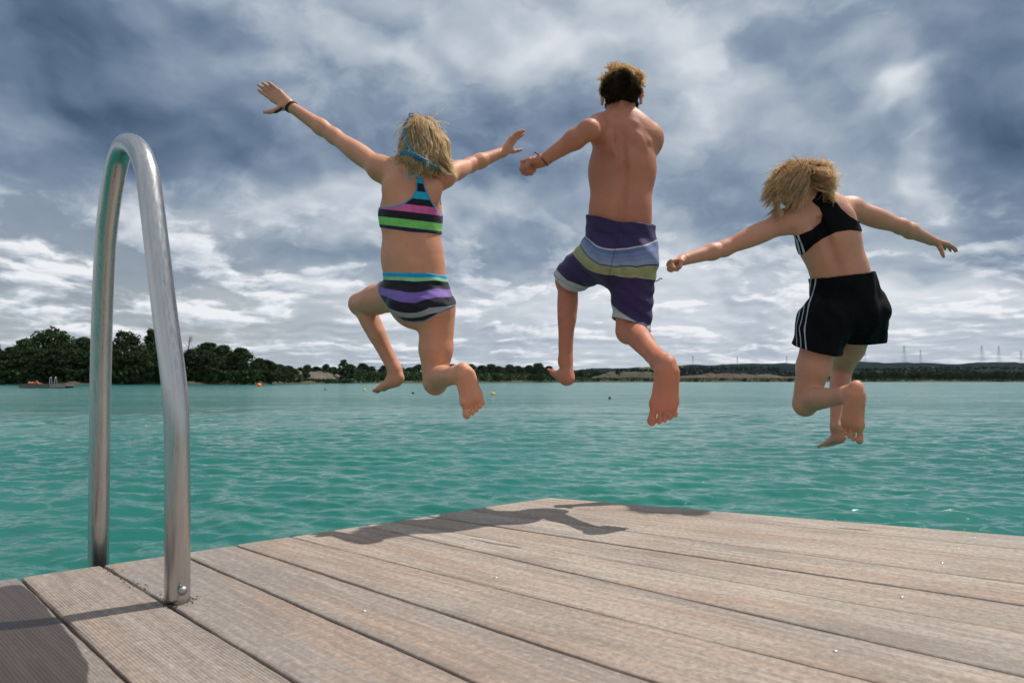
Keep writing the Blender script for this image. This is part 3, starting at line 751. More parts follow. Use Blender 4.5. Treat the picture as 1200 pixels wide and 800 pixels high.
# reeds and undergrowth: nobody could count them
r = np.random.default_rng(77); n = 42000
pxs = np.concatenate([r.uniform(-500, 318, 15000), r.uniform(318, 660, 9000), r.uniform(660, 1700, n - 24000)]); exs = r.random(n) ** 1.7 * 30 + 1.0
B0 = np.array([shore_pt(a, e) for a, e in zip(pxs, exs)]); hh = np.where(pxs < 322, 3.4, np.where(pxs < 415, 1.1, np.where(pxs < 660, 5.0, 3.0))) * r.random(n); B0[:, 2] = .35 + hh
A = r.normal(size=(n, 3)); A /= np.linalg.norm(A, axis=1, keepdims=True); Bv = np.cross(A, r.normal(size=(n, 3))); Bv /= np.linalg.norm(Bv, axis=1, keepdims=True)
s = (.3 + .35 * r.random((n, 1))); V = np.stack([B0 - A * s, B0 - Bv * s, B0 + A * s, B0 + Bv * s], 1).reshape(-1, 3)
o = link('undergrowth', np_mesh('undergrowth', V, np.arange(n * 4).reshape(n, 4)), M_leafA, smooth=False)
tag(o, 'dark undergrowth filling the foot of the trees along the far shore', 'undergrowth', kind='stuff')
# far woods that read as one mass
n = 60000; pxs = r.uniform(560, 1500, n); g = r.random(n); dd = 900 + g * 900; aa = np.arctan2(pxs - 600, F)
zz = np.interp(dd, [900, 1300, 1800], [3, 16, 30]) * (.7 + .3 * np.sin(pxs * .02 + dd * .01)) + 9 * r.random(n)
gapm = (np.sin(pxs * .045 + dd * .009) + np.sin(pxs * .021 - dd * .004 + 2)) > -.35
B0 = np.stack([dd * np.tan(aa), dd, zz], 1)[gapm]; n = len(B0)
A = r.normal(size=(n, 3)); A /= np.linalg.norm(A, axis=1, keepdims=True); Bv = np.cross(A, r.normal(size=(n, 3))); Bv /= np.linalg.norm(Bv, axis=1, keepdims=True)
s = 1.6 + 1.6 * r.random((n, 1)); V = np.stack([B0 - A * s, B0 - Bv * s, B0 + A * s, B0 + Bv * s], 1).reshape(-1, 3)
o = link('distant_wood', np_mesh('distant_wood', V, np.arange(n * 4).reshape(n, 4)), M_leafD, smooth=False)
tag(o, 'distant dark woods in front of the hills on the right', 'woods', kind='stuff')
# ------------------------------------------------------------------ pylons
M_pyl = plain('galvanised_lattice', (.22, .23, .24), .6)
def pylon(H):
    mb = MB(); w0, w1 = H * .10, H * .02; s4 = [(-1, -1), (1, -1), (1, 1), (-1, 1)]
    lv = [0, .22, .42, .6, .76, .9, 1.0]; wv = [w0 * (1 - f) + w1 * f if f < .65 else w1 * 1.6 * (1.6 - f) for f in lv]
    tk = .17
    for i in range(len(lv) - 1):
        for j in range(4):
            a, b = s4[j], s4[(j + 1) % 4]
            p = lambda q, l: (q[0] * wv[l], q[1] * wv[l], lv[l] * H)
            mb.tube([p(a, i), p(a, i + 1)], tk, 4); mb.tube([p(a, i), p(b, i + 1)], tk * .6, 4); mb.tube([p(b, i), p(a, i + 1)], tk * .6, 4)
    for z, L in ((.66, .17), (.78, .22), (.9, .14)):
        for sd in (-1, 1):
            mb.tube([(0, 0, z * H + .012 * H), (sd * L * H, 0, z * H)], [tk * 1.3, tk * .7], 4); mb.tube([(0, 0, z * H - .03 * H), (sd * L * H, 0, z * H)], tk * .7, 4)
    mb.tube([(0, 0, H * .95), (0, 0, H * 1.03)], .2, 4)
    return mb
for i, (px, top, d, lab) in enumerate([(812, 417, 2500, 'faint lattice pylon on the ridge, first from the left, right of the boy raised sole'), (864, 417.5, 2500, 'faint lattice pylon on the ridge, second from the left'), (922, 417, 2500, 'faint lattice pylon on the ridge just left of the black shorts girl thigh'),
                                  (996, 410, 2300, 'lattice pylon just right of the hem of the black shorts'), (1014, 411.5, 2400, 'second lattice pylon right of the black shorts'), (1060, 404.5, 2200, 'tall lattice pylon, the left one of the tall pair on the hill'), (1079, 410, 2400, 'shorter lattice pylon directly right of the first tall pylon'),
                                  (1151, 404.5, 2200, 'tall lattice pylon near the right edge, second of the tall ones'), (1171, 405.5, 2300, 'lattice pylon directly right of the second tall one, near the right edge'), (1197, 411, 2400, 'lattice pylon cut by the right edge of the photo')]):
    bz = (HOR - 425) * d / F; H = (HOR - top) * d / F + 1 - bz
    o = pylon(H).build('power_pylon', M_pyl); o.location = (d * (px - 600) / F, d, bz); o.rotation_euler.z = R(20); tag(o, lab, 'pylon', 'power pylons on the far ridge')
# ------------------------------------------------------------------ buoys and swimming raft
def buoy(px, py, rad, mat, lab):
    p = G(px, py, .0); o = empty('buoy', (p[0], p[1], 0)); tag(o, lab, 'buoy', 'buoys floating on the lake')
    mb = MB(); pts = []; n = 9
    for i in range(n): a = -math.pi / 2 + math.pi * i / (n - 1); pts.append(((0, 0, rad * .45 + rad * math.sin(a)), max(.002, rad * math.cos(a))))
    mb.tube([q[0] for q in pts], [q[1] for q in pts], 16); mb.build('float', mat, o, True)
    mb = MB(); mb.tube([(0, 0, rad * 1.4), (0, 0, rad * 1.75)], rad * .18, 8); mb.tube([(0, 0, -rad * .5), (0, 0, -rad * 1.5)], rad * .1, 6); mb.build('mooring_ring', M_steel0, o)
M_steel0 = plain('fitting_steel', (.35, .35, .36), .4, .1, Metallic=1.0)
M_or = plain('orange_plastic', (.80, .22, .03), .4, .08); M_ye = plain('yellow_plastic', (.80, .55, .04), .4, .08); M_na = plain('navy_plastic', (.01, .02, .07), .4, .08)
buoy(303.5, 452.8, .42, M_or, 'orange buoy left of the first girl legs, near the end of the grove'); buoy(427, 457.6, .15, M_ye, 'small yellow buoy left of the dangling foot of the girl in the bikini'); buoy(578, 462.5, .14, M_ye, 'yellow buoy right of the raised sole of the girl in the bikini')
buoy(381, 456.6, .10, M_na, 'small dark buoy left of the bikini girl legs'); buoy(484, 461, .10, M_na, 'small dark buoy between the legs of the girl in the bikini'); buoy(714.5, 467, .08, M_na, 'navy blue buoy between the feet of the boy')
p = G(55, 454.6, 0); raft = empty('swimming_raft', (p[0], p[1], 0), R(6)); tag(raft, 'wooden swimming raft with a ladder floating before the left grove', 'raft')
sc_ = p[1] / F; Lr = 50 * sc_; dk = plain('raft_wood', (.16, .12, .10), .8, .3, 2)
mb = MB()
for i in range(14): mb.box((-Lr / 2 + (i + .5) * Lr / 14, 0, .52), (Lr / 14 - .03, 2.4, .06))
mb.build('deck', dk, raft)
mb = MB(); mb.box((0, -1.15, .27), (Lr, .08, .44)); mb.box((0, 1.15, .27), (Lr, .08, .44)); mb.box((-Lr / 2, 0, .37), (.08, 2.2, .22)); mb.box((Lr / 2, 0, .37), (.08, 2.2, .22)); mb.build('frame', dk, raft)
for sx in (-.36, .0, .36):
    mb = MB(); mb.tube([(sx * Lr, -1.0, .12), (sx * Lr, 1.0, .12)], .2, 12); mb.build('float', plain('raft_float', (.05, .06, .10), .5), raft)
mb = MB(); mb.box((.33 * Lr, -1.215, .31), (.32 * Lr, .03, .38)); mb.build('fender_board', plain('pale_board', (.32, .28, .24), .8), raft)
lad = MB()
for sx in (-.32, .32):
    a = [(.21 * Lr + sx, -1.1, .1), (.21 * Lr + sx, -1.1, 1.1), (.21 * Lr + sx, -.95, 1.45), (.21 * Lr + sx, -.7, 1.45), (.21 * Lr + sx, -.6, 1.1), (.21 * Lr + sx, -.6, .55)]
    lad.tube(catmull(a, 4), .032, 8)
for z in (-.1, .15, .4): lad.tube([(.21 * Lr - .32, -1.12, z), (.21 * Lr + .32, -1.12, z)], .025, 6)
lad.build('ladder', plain('raft_steel', (.6, .6, .62), .3, .1, Metallic=1.0), raft, True)
# ------------------------------------------------------------------ the jetty deck
t = NT('weathered_wood'); tcn = t.n('ShaderNodeTexCoord').outputs['Object']; oi = t.n('ShaderNodeObjectInfo'); rnd = oi.outputs['Random']
off = t.n('ShaderNodeCombineXYZ', {0: t.math('MULTIPLY', rnd, 37.0), 1: t.math('MULTIPLY', rnd, 11.0), 2: 0.0}).outputs[0]
oc = t.vm('ADD', tcn, off)
g1 = t.noise(t.vm('MULTIPLY', oc, (3.0, 60, 60)), 1.0, 6, .65, .6)
g2 = t.noise(t.vm('MULTIPLY', oc, (4.0, 240, 240)), 1.0, 4, .6)
g3 = t.noise(t.vm('MULTIPLY', oc, (1.1, 7, 7)), 1.0, 4, .55, .8)
g4 = t.noise(oc, 70, 4, .7)
g5 = t.noise(oc, 9, 5, .65)
tone = t.n('ShaderNodeAttribute', attribute_name='tone').outputs['Fac']
base = t.ramp(tone, [(0, (.175, .155, .140)), (.25, (.245, .222, .205)), (.5, (.335, .270, .225)), (.75, (.400, .330, .270)), (1, (.45, .395, .335))])
g6 = t.noise(t.vm('MULTIPLY', oc, (1.2, 3.0, 3.0)), 1.6, 5, .62, .5)
base = t.mix(t.mapr(g3, .46, .66, 0, .72), base, (.375, .258, .192)); base = t.mix(t.mapr(t.noise(t.vm('MULTIPLY', oc, (.8, 3, 3)), 1, 3), .52, .66, 0, .65), base, (.235, .220, .208)); base = t.mix(t.mapr(g6, .50, .68, 0, .50), base, (.155, .125, .105))
base = t.mix(t.mapr(g1, .46, .74, 0, .85), base, (.19, .145, .115)); base = t.mix(t.mapr(g1, .22, .44, .6, 0), base, (.47, .42, .37))
base = t.mix(t.mapr(g2, .5, .72, 0, .55), base, (.17, .13, .11)); base = t.mix(t.mapr(g4, .46, .66, 0, .60), base, (.16, .13, .115)); base = t.mix(t.mapr(g4, .30, .44, .4, 0), base, (.46, .43, .40)); base = t.mix(t.mapr(g5, .58, .76, 0, .35), base, (.18, .14, .12))
seam = t.n('ShaderNodeAttribute', attribute_name='rim').outputs['Fac']
base = t.mix(t.math('MULTIPLY', seam, t.mapr(g5, .35, .62, .05, .65)), base, (.12, .085, .065))
wet = t.n('ShaderNodeAttribute', attribute_name='wet').outputs['Fac']; wm = t.mapr(t.math('ADD', wet, t.math('MULTIPLY', t.math('SUBTRACT', g5, .5), .30)), .46, .54)
stain = t.n('ShaderNodeAttribute', attribute_name='stain').outputs['Fac']; sm = t.mapr(t.math('ADD', stain, t.math('MULTIPLY', t.math('SUBTRACT', g1, .5), .7)), .45, .62)
base = t.mix(t.math('MULTIPLY', sm, .8), base, (.10, .07, .055)); base = t.mix(wm, base, t.mix(t.mapr(g1, .4, .7), (.050, .034, .028), (.075, .052, .043)))
rib = t.n('ShaderNodeAttribute', attribute_name='rib').outputs['Fac']; sy = t.n('ShaderNodeSeparateXYZ', {0: tcn}).outputs[1]
rw = t.math('SINE', t.math('MULTIPLY', sy, 2 * math.pi / .0062)); rib = t.math('MULTIPLY', rib, t.mapr(g5, .30, .62, 1.0, .35)); ribh = t.math('MULTIPLY', t.mapr(rw, -1, .5, 0, 1, True), rib)
base = t.mix(t.math('MULTIPLY', t.math('SUBTRACT', 1.0, t.mapr(rw, -1, .3, .0, 1, True)), t.math('MULTIPLY', rib, .36)), base, (.10, .08, .07))
hgt = t.math('ADD', t.math('MULTIPLY', g1, .0012), t.math('ADD', t.math('MULTIPLY', g2, .0006), t.math('ADD', t.math('MULTIPLY', g4, .0006), t.math('MULTIPLY', ribh, .0016))))
nrm = t.bump(hgt, 1.0, .9)
rough = t.math('SUBTRACT', .85, t.math('MULTIPLY', wm, .45))
t.pbr(base, rough, nrm, Specular_IOR_Level=.35); M_wood = t.m
deck = empty('jetty_deck', (0, 0, DECK)); tag(deck, 'weathered wooden bathing jetty of long tapering planks in the foreground', 'jetty')
E0 = G(-260, 738)[:2]; cor_ = G(646, 583.2)[:2]
Lp = [G(-300, 735)[:2], G(0, 680)[:2], G(115, 660.5)[:2], G(345, 629.5)[:2], G(540, 599.5)[:2], G(646, 583.2)[:2]]
# the left edge is one straight line through the measured points
A0 = G(0, 680)[:2]; A1 = G(646, 583.0)[:2]; Ld = (A1 - A0) / np.linalg.norm(A1 - A0)
seams_px = [((633, 587), (1200, 643.5)), ((564, 599.5), (1200, 684)), ((507, 605.5), (1200, 709)), ((470, 612.5), (1200, 741)), ((440, 618), (1200, 792)), ((345, 630), (1020, 797)), ((284, 641), (765, 798)), ((227, 655), (556, 798)), ((124, 664), (350, 800)), ((26, 679), (152, 800)), ((-110, 697), (-25, 800))]
def isect(p, d, q, e):
    A_ = np.array([[d[0], -e[0]], [d[1], -e[1]]]); s = np.linalg.solve(A_, q - p); return p + d * s[0]
lines = []
re0, re1 = A1, G(1200, 628)[:2]; lines.append((A1, nz(re1 - re0)))
for a, b in seams_px:
    a = G(*a)[:2]; b = G(*b)[:2]; d = nz(b - a); lines.append((isect(a, d, A0, Ld), d))
s0, d0 = lines[-1]; lines.append((s0 - Ld * .26, nz(d0 + np.array([-.06, -.02])))); lines.append((s0 - Ld * .5, nz(d0 + np.array([-.12, -.04]))))
LEN = 3.6; rb = random.Random(5)
wetpoly = [G(*q)[:2] for q in ((-80, 700), (0, 688), (22, 682), (42, 697), (66, 726), (88, 752), (104, 778), (100, 830), (-60, 860))]
def inpoly(P, poly):
    lo = np.array(poly).min(0) - .3; hi = np.array(poly).max(0) + .3; T = poly_sdf(poly, lo, hi, 120); return lookup(T, lo, hi, P[:, 0], P[:, 1])
stains = [(G(578, 637)[:2], .045, .012), (G(600, 640)[:2], .05, .010), (G(1000, 620)[:2], .085, .014), (G(560, 633)[:2], .04, .008), (G(1089, 673)[:2], .012, .006), (G(955, 705)[:2], .008, .005), (G(926, 727)[:2], .008, .005)]
boards = []
for bi in range(len(lines) - 1):
    (pa, da), (pb, db) = lines[bi], lines[bi + 1]
    nseg = 90; ts = np.linspace(0, LEN, nseg) ** 1.0
    prof = [(0, -.034), (0, -.004), (.0018, -.0012), (.005, 0), (.014, .0003), (.5, .0006), (-.014, .0003), (-.005, 0), (-.0018, -.0012), (0, -.004), (0, -.034)]
    V = []; rim = []; gap = .0019; j1, j2 = rb.random() * 9, rb.random() * 9
    for ti in ts:
        a = pa + da * ti; b = pb + db * ti; wd_ = np.linalg.norm(b - a); u = (b - a) / wd_
        ga = gap + .0011 * math.sin(ti * 11 + j1) + .0007 * math.sin(ti * 47 + j2) + (.0012 if bi > 7 else (-.0008 if bi < 6 else 0)); gb = gap + .0011 * math.sin(ti * 13 + j2) + .0007 * math.sin(ti * 39 + j1) + (.0012 if bi > 6 else (-.0008 if bi < 5 else 0))
        if bi == 0: ga = 0
        for k_, (o_, z) in enumerate(prof):
            if k_ < 5: q = a + u * (ga + o_)
            elif k_ == 5: q = (a + b) / 2
            else: q = b + u * (-gb + o_)
            V.append((q[0], q[1], z)); rim.append(1.0 if k_ in (0, 1, 2, 8, 9, 10) else (.55 if k_ in (3, 7) else 0.0))
    V = np.array(V); K = len(prof)
    # subdivide the flat top across: extra columns
    Fq = [(i * K + j, (i + 1) * K + j, (i + 1) * K + j + 1, i * K + j + 1) for i in range(nseg - 1) for j in range(K - 1)]
    ang = math.atan2((da + db)[1], (da + db)[0]); ca, sa = math.cos(ang), math.sin(ang); org = (pa + pb) / 2
    rel = V[:, :2] - org; loc = np.stack([rel[:, 0] * ca + rel[:, 1] * sa, -rel[:, 0] * sa + rel[:, 1] * ca, V[:, 2] + rb.uniform(-.0012, .0012)], 1)
    if True:   # end faces
        Fq = [tuple(q[::-1]) for q in Fq]
    me = bpy.data.meshes.new('plank'); vs = [tuple(map(float, q)) for q in loc]
    me.from_pydata(vs, [], [tuple(q) for q in Fq] + [tuple(range(K))[::-1] if False else tuple(range(K)), tuple((nseg - 1) * K + q for q in range(K))[::-1]]); me.update()
    o = link('plank', me, M_wood, deck, smooth=False); o.location = (org[0], org[1], 0); o.rotation_euler.z = ang
    import bmesh
    bm = bmesh.new(); bm.from_mesh(me); bmesh.ops.recalc_face_normals(bm, faces=bm.faces)
    big = [e for e in bm.edges if abs((e.verts[0].co - e.verts[1].co).y) > .03 and abs((e.verts[0].co - e.verts[1].co).x) < .02]
    bmesh.ops.subdivide_edges(bm, edges=big, cuts=7, use_grid_fill=False); bm.to_mesh(me); bm.free()
    n_ = len(me.vertices); co = np.empty(n_ * 3, np.float32); me.vertices.foreach_get('co', co); co = co.reshape(-1, 3)
    Wp = np.stack([co[:, 0] * ca - co[:, 1] * sa + org[0], co[:, 0] * sa + co[:, 1] * ca + org[1]], 1)
    rimv = (co[:, 2] < -.0009 + .0013).astype(float) * 0
    def edge_d(P, p, d): return np.abs((P[:, 0] - p[0]) * d[1] - (P[:, 1] - p[1]) * d[0])
    ed = np.minimum(edge_d(Wp, pa, da), edge_d(Wp, pb, db)); rimv = np.clip(1 - ed / .009, 0, 1)
    wetv = np.clip(.5 - inpoly(Wp, wetpoly) / .05, 0, 1); st = np.zeros(n_)
    for c_, l_, w_ in stains:
        q = Wp - c_; al = q @ da; ac = q @ np.array([-da[1], da[0]]); st = np.maximum(st, np.exp(-(al / l_) ** 2 - (ac / w_) ** 2))
    ribv = np.full(n_, 1.0 if bi >= 9 else (.18 if bi == 8 else 0.0))
    tonev = np.full(n_, [.95, .80, .88, .70, .86, .72, .60, .30, .34, .46, .22, .12, .12, .12][bi])
    for an, av in (('tone', tonev), ('rim', rimv), ('wet', wetv), ('stain', st), ('rib', ribv)):
        a_ = me.attributes.new(an, 'FLOAT', 'POINT'); a_.data.foreach_set('value', av.astype(np.float32))
    boards.append((o, org, ang))
M_screw = plain('screw_steel', (.75, .75, .74), .35, .05, Metallic=.8)
for px, py in ((581, 677), (427, 716), (1142, 630.5), (1123, 643.5), (1104, 660), (1057, 700), (979, 763)):
    g_ = G(px, py); best = min(boards, key=lambda b: abs(-(g_[0] - b[1][0]) * math.sin(b[2]) + (g_[1] - b[1][1]) * math.cos(b[2])))
    lx = (g_[0] - best[1][0]) * math.cos(best[2]) + (g_[1] - best[1][1]) * math.sin(best[2]); ly = -(g_[0] - best[1][0]) * math.sin(best[2]) + (g_[1] - best[1][1]) * math.cos(best[2])
    mb = MB(); mb.tube([(lx, ly, -.002), (lx, ly, .0028), (lx, ly, .0034)], [.0042, .0042, .0026], 12); mb.build('screw', M_screw, best[0], True)
# frame under the planks
M_beam = plain('dark_beam', (.07, .05, .04), .9, .3, 4)
Nl = np.array([-Ld[1], Ld[0]])   # out over the water on the left side
def beam(a, b, w_, h_, z):
    mb = MB(); c = (np.array(a) + np.array(b)) / 2; L = np.linalg.norm(np.array(b) - np.array(a)); mb.box((c[0], c[1], z - DECK), (L, w_, h_), math.atan2(b[1] - a[1], b[0] - a[0])); mb.build('beam', M_beam, deck)
ins = -Nl * .06
beam(A0 - Ld * .50 + ins, A1 - Ld * .08 + ins, .06, .16, DECK - .12)
rd = lines[0][1]; rn = np.array([rd[1], -rd[0]]); rn = rn if rn[1] < 0 else -rn
beam(A1 + rd * .1 + rn * .06, A1 + rd * 3.5 + rn * .06, .06, .16, DECK - .12)
for k_ in range(1, 6): beam(A0 - Ld * (.46 - .30 * k_) + ins - Nl * .55 * k_, A1 + ins - Nl * .55 * k_ + Ld * (.3 if k_ < 3 else .6), .07, .14, DECK - .125)
for q in (A1 - Nl * .2 - Ld * .15, A0 + Ld * .5 - Nl * .15, A0 - Ld * .35 - Nl * .2, A1 + rd * 1.8 + rn * .2, A1 + rd * 3.3 + rn * .2):
    mb = MB(); mb.tube([(q[0], q[1], -3.6), (q[0], q[1], -.06)], .09, 14); mb.build('pile', M_beam, deck, True)
# ------------------------------------------------------------------ ladder rail
t = NT('brushed_steel'); tcn = t.n('ShaderNodeTexCoord').outputs['Object']
st1 = t.noise(t.vm('MULTIPLY', tcn, (160, 160, 2.0)), 1, 4, .6); st2 = t.noise(tcn, 5, 3); st3 = t.noise(tcn, 300, 2)
col = t.mix(t.mapr(st1, .3, .7), (.46, .45, .44), (.54, .53, .52)); col = t.mix(t.mapr(st2, .5, .75, 0, .3), col, (.38, .35, .33)); 
nrm = t.bump(t.math('ADD', t.math('MULTIPLY', st1, .00016), t.math('MULTIPLY', st3, .00003)), 1.0, .5)
t.pbr(col, t.mapr(st1, .3, .7, .24, .34), nrm, Metallic=1.0); M_steel = t.m
rail = empty('ladder_rail', tuple(W(208, 704, 1.55))); tag(rail, 'arched stainless steel ladder handrail bolted to the left side of the deck', 'handrail')
inv = np.array(rail.location)
rp = [(208, 704, 1.552), (208, 660, 1.552), (208, 600, 1.552), (208, 540, 1.552), (207.6, 505, 1.552), (205.5, 470, 1.555), (202.5, 437, 1.562), (193, 365, 1.585), (184, 290, 1.61), (175, 217, 1.645), (171, 197, 1.66), (164, 179, 1.69), (155, 169.5, 1.74), (146, 171, 1.79), (139, 186, 1.83), (132.5, 215, 1.865), (127, 252, 1.89), (123.5, 290, 1.91), (120, 365, 1.935), (118, 440, 1.95), (116.5, 560, 1.96), (115.5, 662, 1.965), (115, 800, 1.97), (114.5, 980, 1.97)]
mb = MB(); mb.tube([p - inv for p in catmull([W(*q) for q in rp], 7)], .0270, 40); mb.build('rail_tube', M_steel, rail, True)
p = W(213.5, 692, 1.552 - .029) - inv; bk = -nz(ray(213, 692)); mb = MB(); mb.tube([p - bk * .006, p + bk * .003], .0098, 20); mb.tube([p + bk * .002, p + bk * .0075, p + bk * .009], [.0088, .0084, .0055], 6)
mb.build('bolt', plain('bolt_steel', (.32, .31, .30), .45, .1, Metallic=1.0), rail, True)
p = W(208, 704.5, 1.552) - inv; mb = MB(); mb.tube([p + np.array([0, 0, -.05]), p + np.array([0, 0, -.001])], .0275, 30); mb.build('socket', M_beam, rail, True)
# moss and dirt gathered round the foot of the rail
mb = MB(); rr_ = random.Random(9)
for i in range(170):
    if rr_.random() < .55: a_ = rr_.random() * 6.28; q = G(208, 704)[:2] + np.array([math.cos(a_), math.sin(a_)]) * (.03 + abs(rr_.gauss(0, .007)))
    else:
        f = rr_.random(); q = G(124 + 70 * f, 664 + 40 * f)[:2] + np.array([rr_.gauss(0, .012), rr_.gauss(0, .006)])
    s_ = rr_.uniform(.0008, .0024); mb.box((q[0], q[1], DECK + .001), (s_, s_, s_ * .8), rr_.random() * 3)
tag(mb.build('dirt_crumbs', plain('dirt', (.09, .06, .03), 1)), 'brown crumbs of dirt round the rail foot and in the joint', 'dirt', kind='stuff')
# ------------------------------------------------------------------ people
def skin_mat(name, c, c2, red, sss=.12):
    t = NT(name); tc = t.n('ShaderNodeTexCoord').outputs['Object']
    n1 = t.noise(tc, 9, 6, .68); n2 = t.noise(tc, 90, 3, .6); bl = t.n('ShaderNodeAttribute', attribute_name='blush').outputs['Fac']
    col = t.mix(t.mapr(n1, .3, .7), c, c2); col = t.mix(t.mapr(n2, .55, .8, 0, .25), col, red); col = t.mix(t.math('MULTIPLY', bl, .46), col, red)
    vv = t.n('ShaderNodeTexVoronoi', {'Vector': tc, 'Scale': 16.0, 'Randomness': 1.0}).outputs['Distance']
    col = t.mix(t.mapr(vv, .035, .055, .6, 0), col, (.12, .05, .03))      # a few moles
    nrm = t.bump(t.math('ADD', t.noise(tc, 420, 3, .6), t.math('MULTIPLY', n2, 1.5)), .0013, .5)
    t.pbr(col, t.mapr(n2, .3, .7, .44, .62), nrm, Subsurface_Weight=sss, Subsurface_Radius=(.9, .35, .18), Subsurface_Scale=.012, Specular_IOR_Level=.45)
    return t.m
M_skin1 = skin_mat('skin_fair', (.66, .305, .185), (.56, .240, .135), (.72, .24, .12))
M_skin2 = skin_mat('skin_tan', (.53, .205, .120), (.44, .155, .088), (.66, .22, .125))
M_skin3 = skin_mat('skin_light_tan', (.62, .300, .190), (.54, .235, .145), (.70, .25, .13))
def hair_mat(name, root, tip, rough=.38):
    t = NT(name); a = t.n('ShaderNodeAttribute', attribute_name='along').outputs['Fac']; r_ = t.n('ShaderNodeAttribute', attribute_name='rnd').outputs['Fac']
    col = t.mix(a, root, tip); col = t.mix(t.mapr(r_, .6, 1.0, 0, .7), col, tuple(q * .3 for q in root)); 
    b = t.n('ShaderNodeBsdfPrincipled', {'Base Color': col, 'Roughness': rough, 'Specular IOR Level': .35})
    tr = t.n('ShaderNodeBsdfTranslucent', {'Color': col}); mx = t.n('ShaderNodeMixShader', {0: .72, 1: b.outputs[0], 2: tr.outputs[0]}); t.n('ShaderNodeOutputMaterial', {'Surface': mx.outputs[0]}); return t.m
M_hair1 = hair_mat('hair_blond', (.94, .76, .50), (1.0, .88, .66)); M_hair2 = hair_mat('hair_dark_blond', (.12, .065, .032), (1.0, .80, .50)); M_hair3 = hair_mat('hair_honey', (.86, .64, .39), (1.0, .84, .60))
def cloth_mat(name, tstops, attr='t', edge=None, edgew=.0035, rough=.75, sheen=.15, skipdown=None, weave=1500):
    """bands of colour by the pattern value stored on the cloth; optional piping along the garment border"""
    t = NT(name); v = t.n('ShaderNodeAttribute', attribute_name=attr).outputs['Fac']; tc = t.n('ShaderNodeTexCoord').outputs['Object']
    if len(tstops) > 1: col = t.ramp(v, [(p, c) for p, c in tstops], 'CONSTANT')
    else: col = t.mix(0.0, tstops[0][1], tstops[0][1])
    if edge:
        e = t.n('ShaderNodeAttribute', attribute_name='edge').outputs['Fac']; m = t.math('GREATER_THAN', e, -edgew)
        if skipdown is not None: m = t.math('MULTIPLY', m, t.math('GREATER_THAN', v, skipdown) if skipdown > 0 else t.math('LESS_THAN', v, -skipdown))
        col = t.mix(m, col, edge)
    sm_ = t.n('ShaderNodeAttribute', attribute_name='seam').outputs['Fac']; col = t.mix(t.math('MULTIPLY', sm_, .55), col, (.01, .01, .02))
    n = t.noise(tc, 40, 3); col = t.mix(t.mapr(n, .3, .7, 0, .18), col, (.0, .0, .0))
    f = t.noise(tc, 26, 3, .55, .6)
    nrm = t.bump(t.math('ADD', t.math('MULTIPLY', f, .004), t.math('MULTIPLY', t.noise(tc, weave, 1), .0002)), 1.0, .55)
    t.pbr(col, rough, nrm, Sheen_Weight=sheen, Specular_IOR_Level=.3 if sheen else .12); return t.m
def strap(pts, fdl, rad, thin, name, mat, parent, out=.002, n=12):
    """flat band laid on the surface of a body"""
    P = np.array(catmull(pts, 8))
    for _ in range(6):
        d = fdl.sample(P); g = fdl.grad(P); P = P + g * (out - d)[:, None]
    for _ in range(2): P[1:-1] = (P[:-2] + P[1:-1] * 2 + P[2:]) / 4
    mb = MB(); mb.tube(list(P), rad, n, True, (list(fdl.grad(P)), thin)); return mb.build(name, mat, parent, True)
def band(c, ax, r, rad, name, mat, parent, seed=0, f=1.0, wob=.0012, tail=None):
    ax = nz(ax); a = perp(RT + .1, ax); b = np.cross(ax, a); rr = random.Random(seed); mb = MB()
    pts = [c + (a * math.cos(q) * r + b * math.sin(q) * r * f) + ax * wob * math.sin(2 * q + seed) for q in np.linspace(0, 2 * math.pi, 28, endpoint=False)]
    mb.tube(pts, rad, 8, closed=True)
    if tail:
        for tl in tail: mb.tube(catmull([np.array(q) for q in tl], 4), rad * 1.1, 7)
    return mb.build(name, mat, parent, True)
def hair_mesh(parts, cap, mat, parent, r0, r1, capdark=.62):
    Vs, Fs, As, Rs = [], [], [], []; n = 0
    for P in parts:
        V, Fq, t_, r_ = strand_arrays(P, r0, r1); Vs.append(V); Fs.append(Fq + n); As.append(t_); Rs.append(r_); n += len(V)
    if cap is not None:
        V, Fq = cap; Vs.append(V); Fs.append(Fq + n); As.append(np.zeros(len(V))); Rs.append(np.full(len(V), capdark)); n += len(V)
    return link('hair', np_mesh('hair', np.concatenate(Vs), np.concatenate(Fs), {'along': np.concatenate(As), 'rnd': np.concatenate(Rs)}), mat, parent)
def scalp_roots(c, up, fw, z, n, seed, front=.35, low=-.55):
    up = nz(up); fw = perp(fw, up); si = np.cross(fw, up); r = np.random.default_rng(seed); out = []
    while len(out) < n:
        d = r.normal(size=3); d /= np.linalg.norm(d)
        a, b, u = d
        if u < low: continue
        if b > front + .4 * max(u, 0) : continue       # no hair on the face
        if u < -.1 and abs(a) > .80: continue       # ears
        out.append(d)
    D = np.array(out); P = c + (D[:, :1] * si * .073 + (D[:, 1:2] * .086 - .008) * fw + (D[:, 2:] * .083 + .012) * up) * z
    Nn = D[:, :1] * si / .073 + D[:, 1:2] * fw / .086 + D[:, 2:] * up / .083; Nn /= np.linalg.norm(Nn, axis=1, keepdims=True)
    return P, Nn, D
def torso(fd, pel, waist, chest, upper, neck, hw, flat, B, sh, hips):
    """pelvis - waist - chest - shoulder girdle; hw = half widths"""
    fd.seg(pel, waist, hw[0], hw[1], .05, B, flat[0], fb=flat[1]); fd.seg(waist, chest, hw[1], hw[2], .05, B, flat[1], fb=flat[2])
    fd.seg(chest, upper, hw[2], hw[3], .05, B, flat[2], fb=flat[3]); fd.seg(upper, neck, hw[3] * .72, .045, .06, B, .75, fb=1.0)
def finish(fd, root, blush, mat): return person_skin(fd, 'body', mat, root, blush)
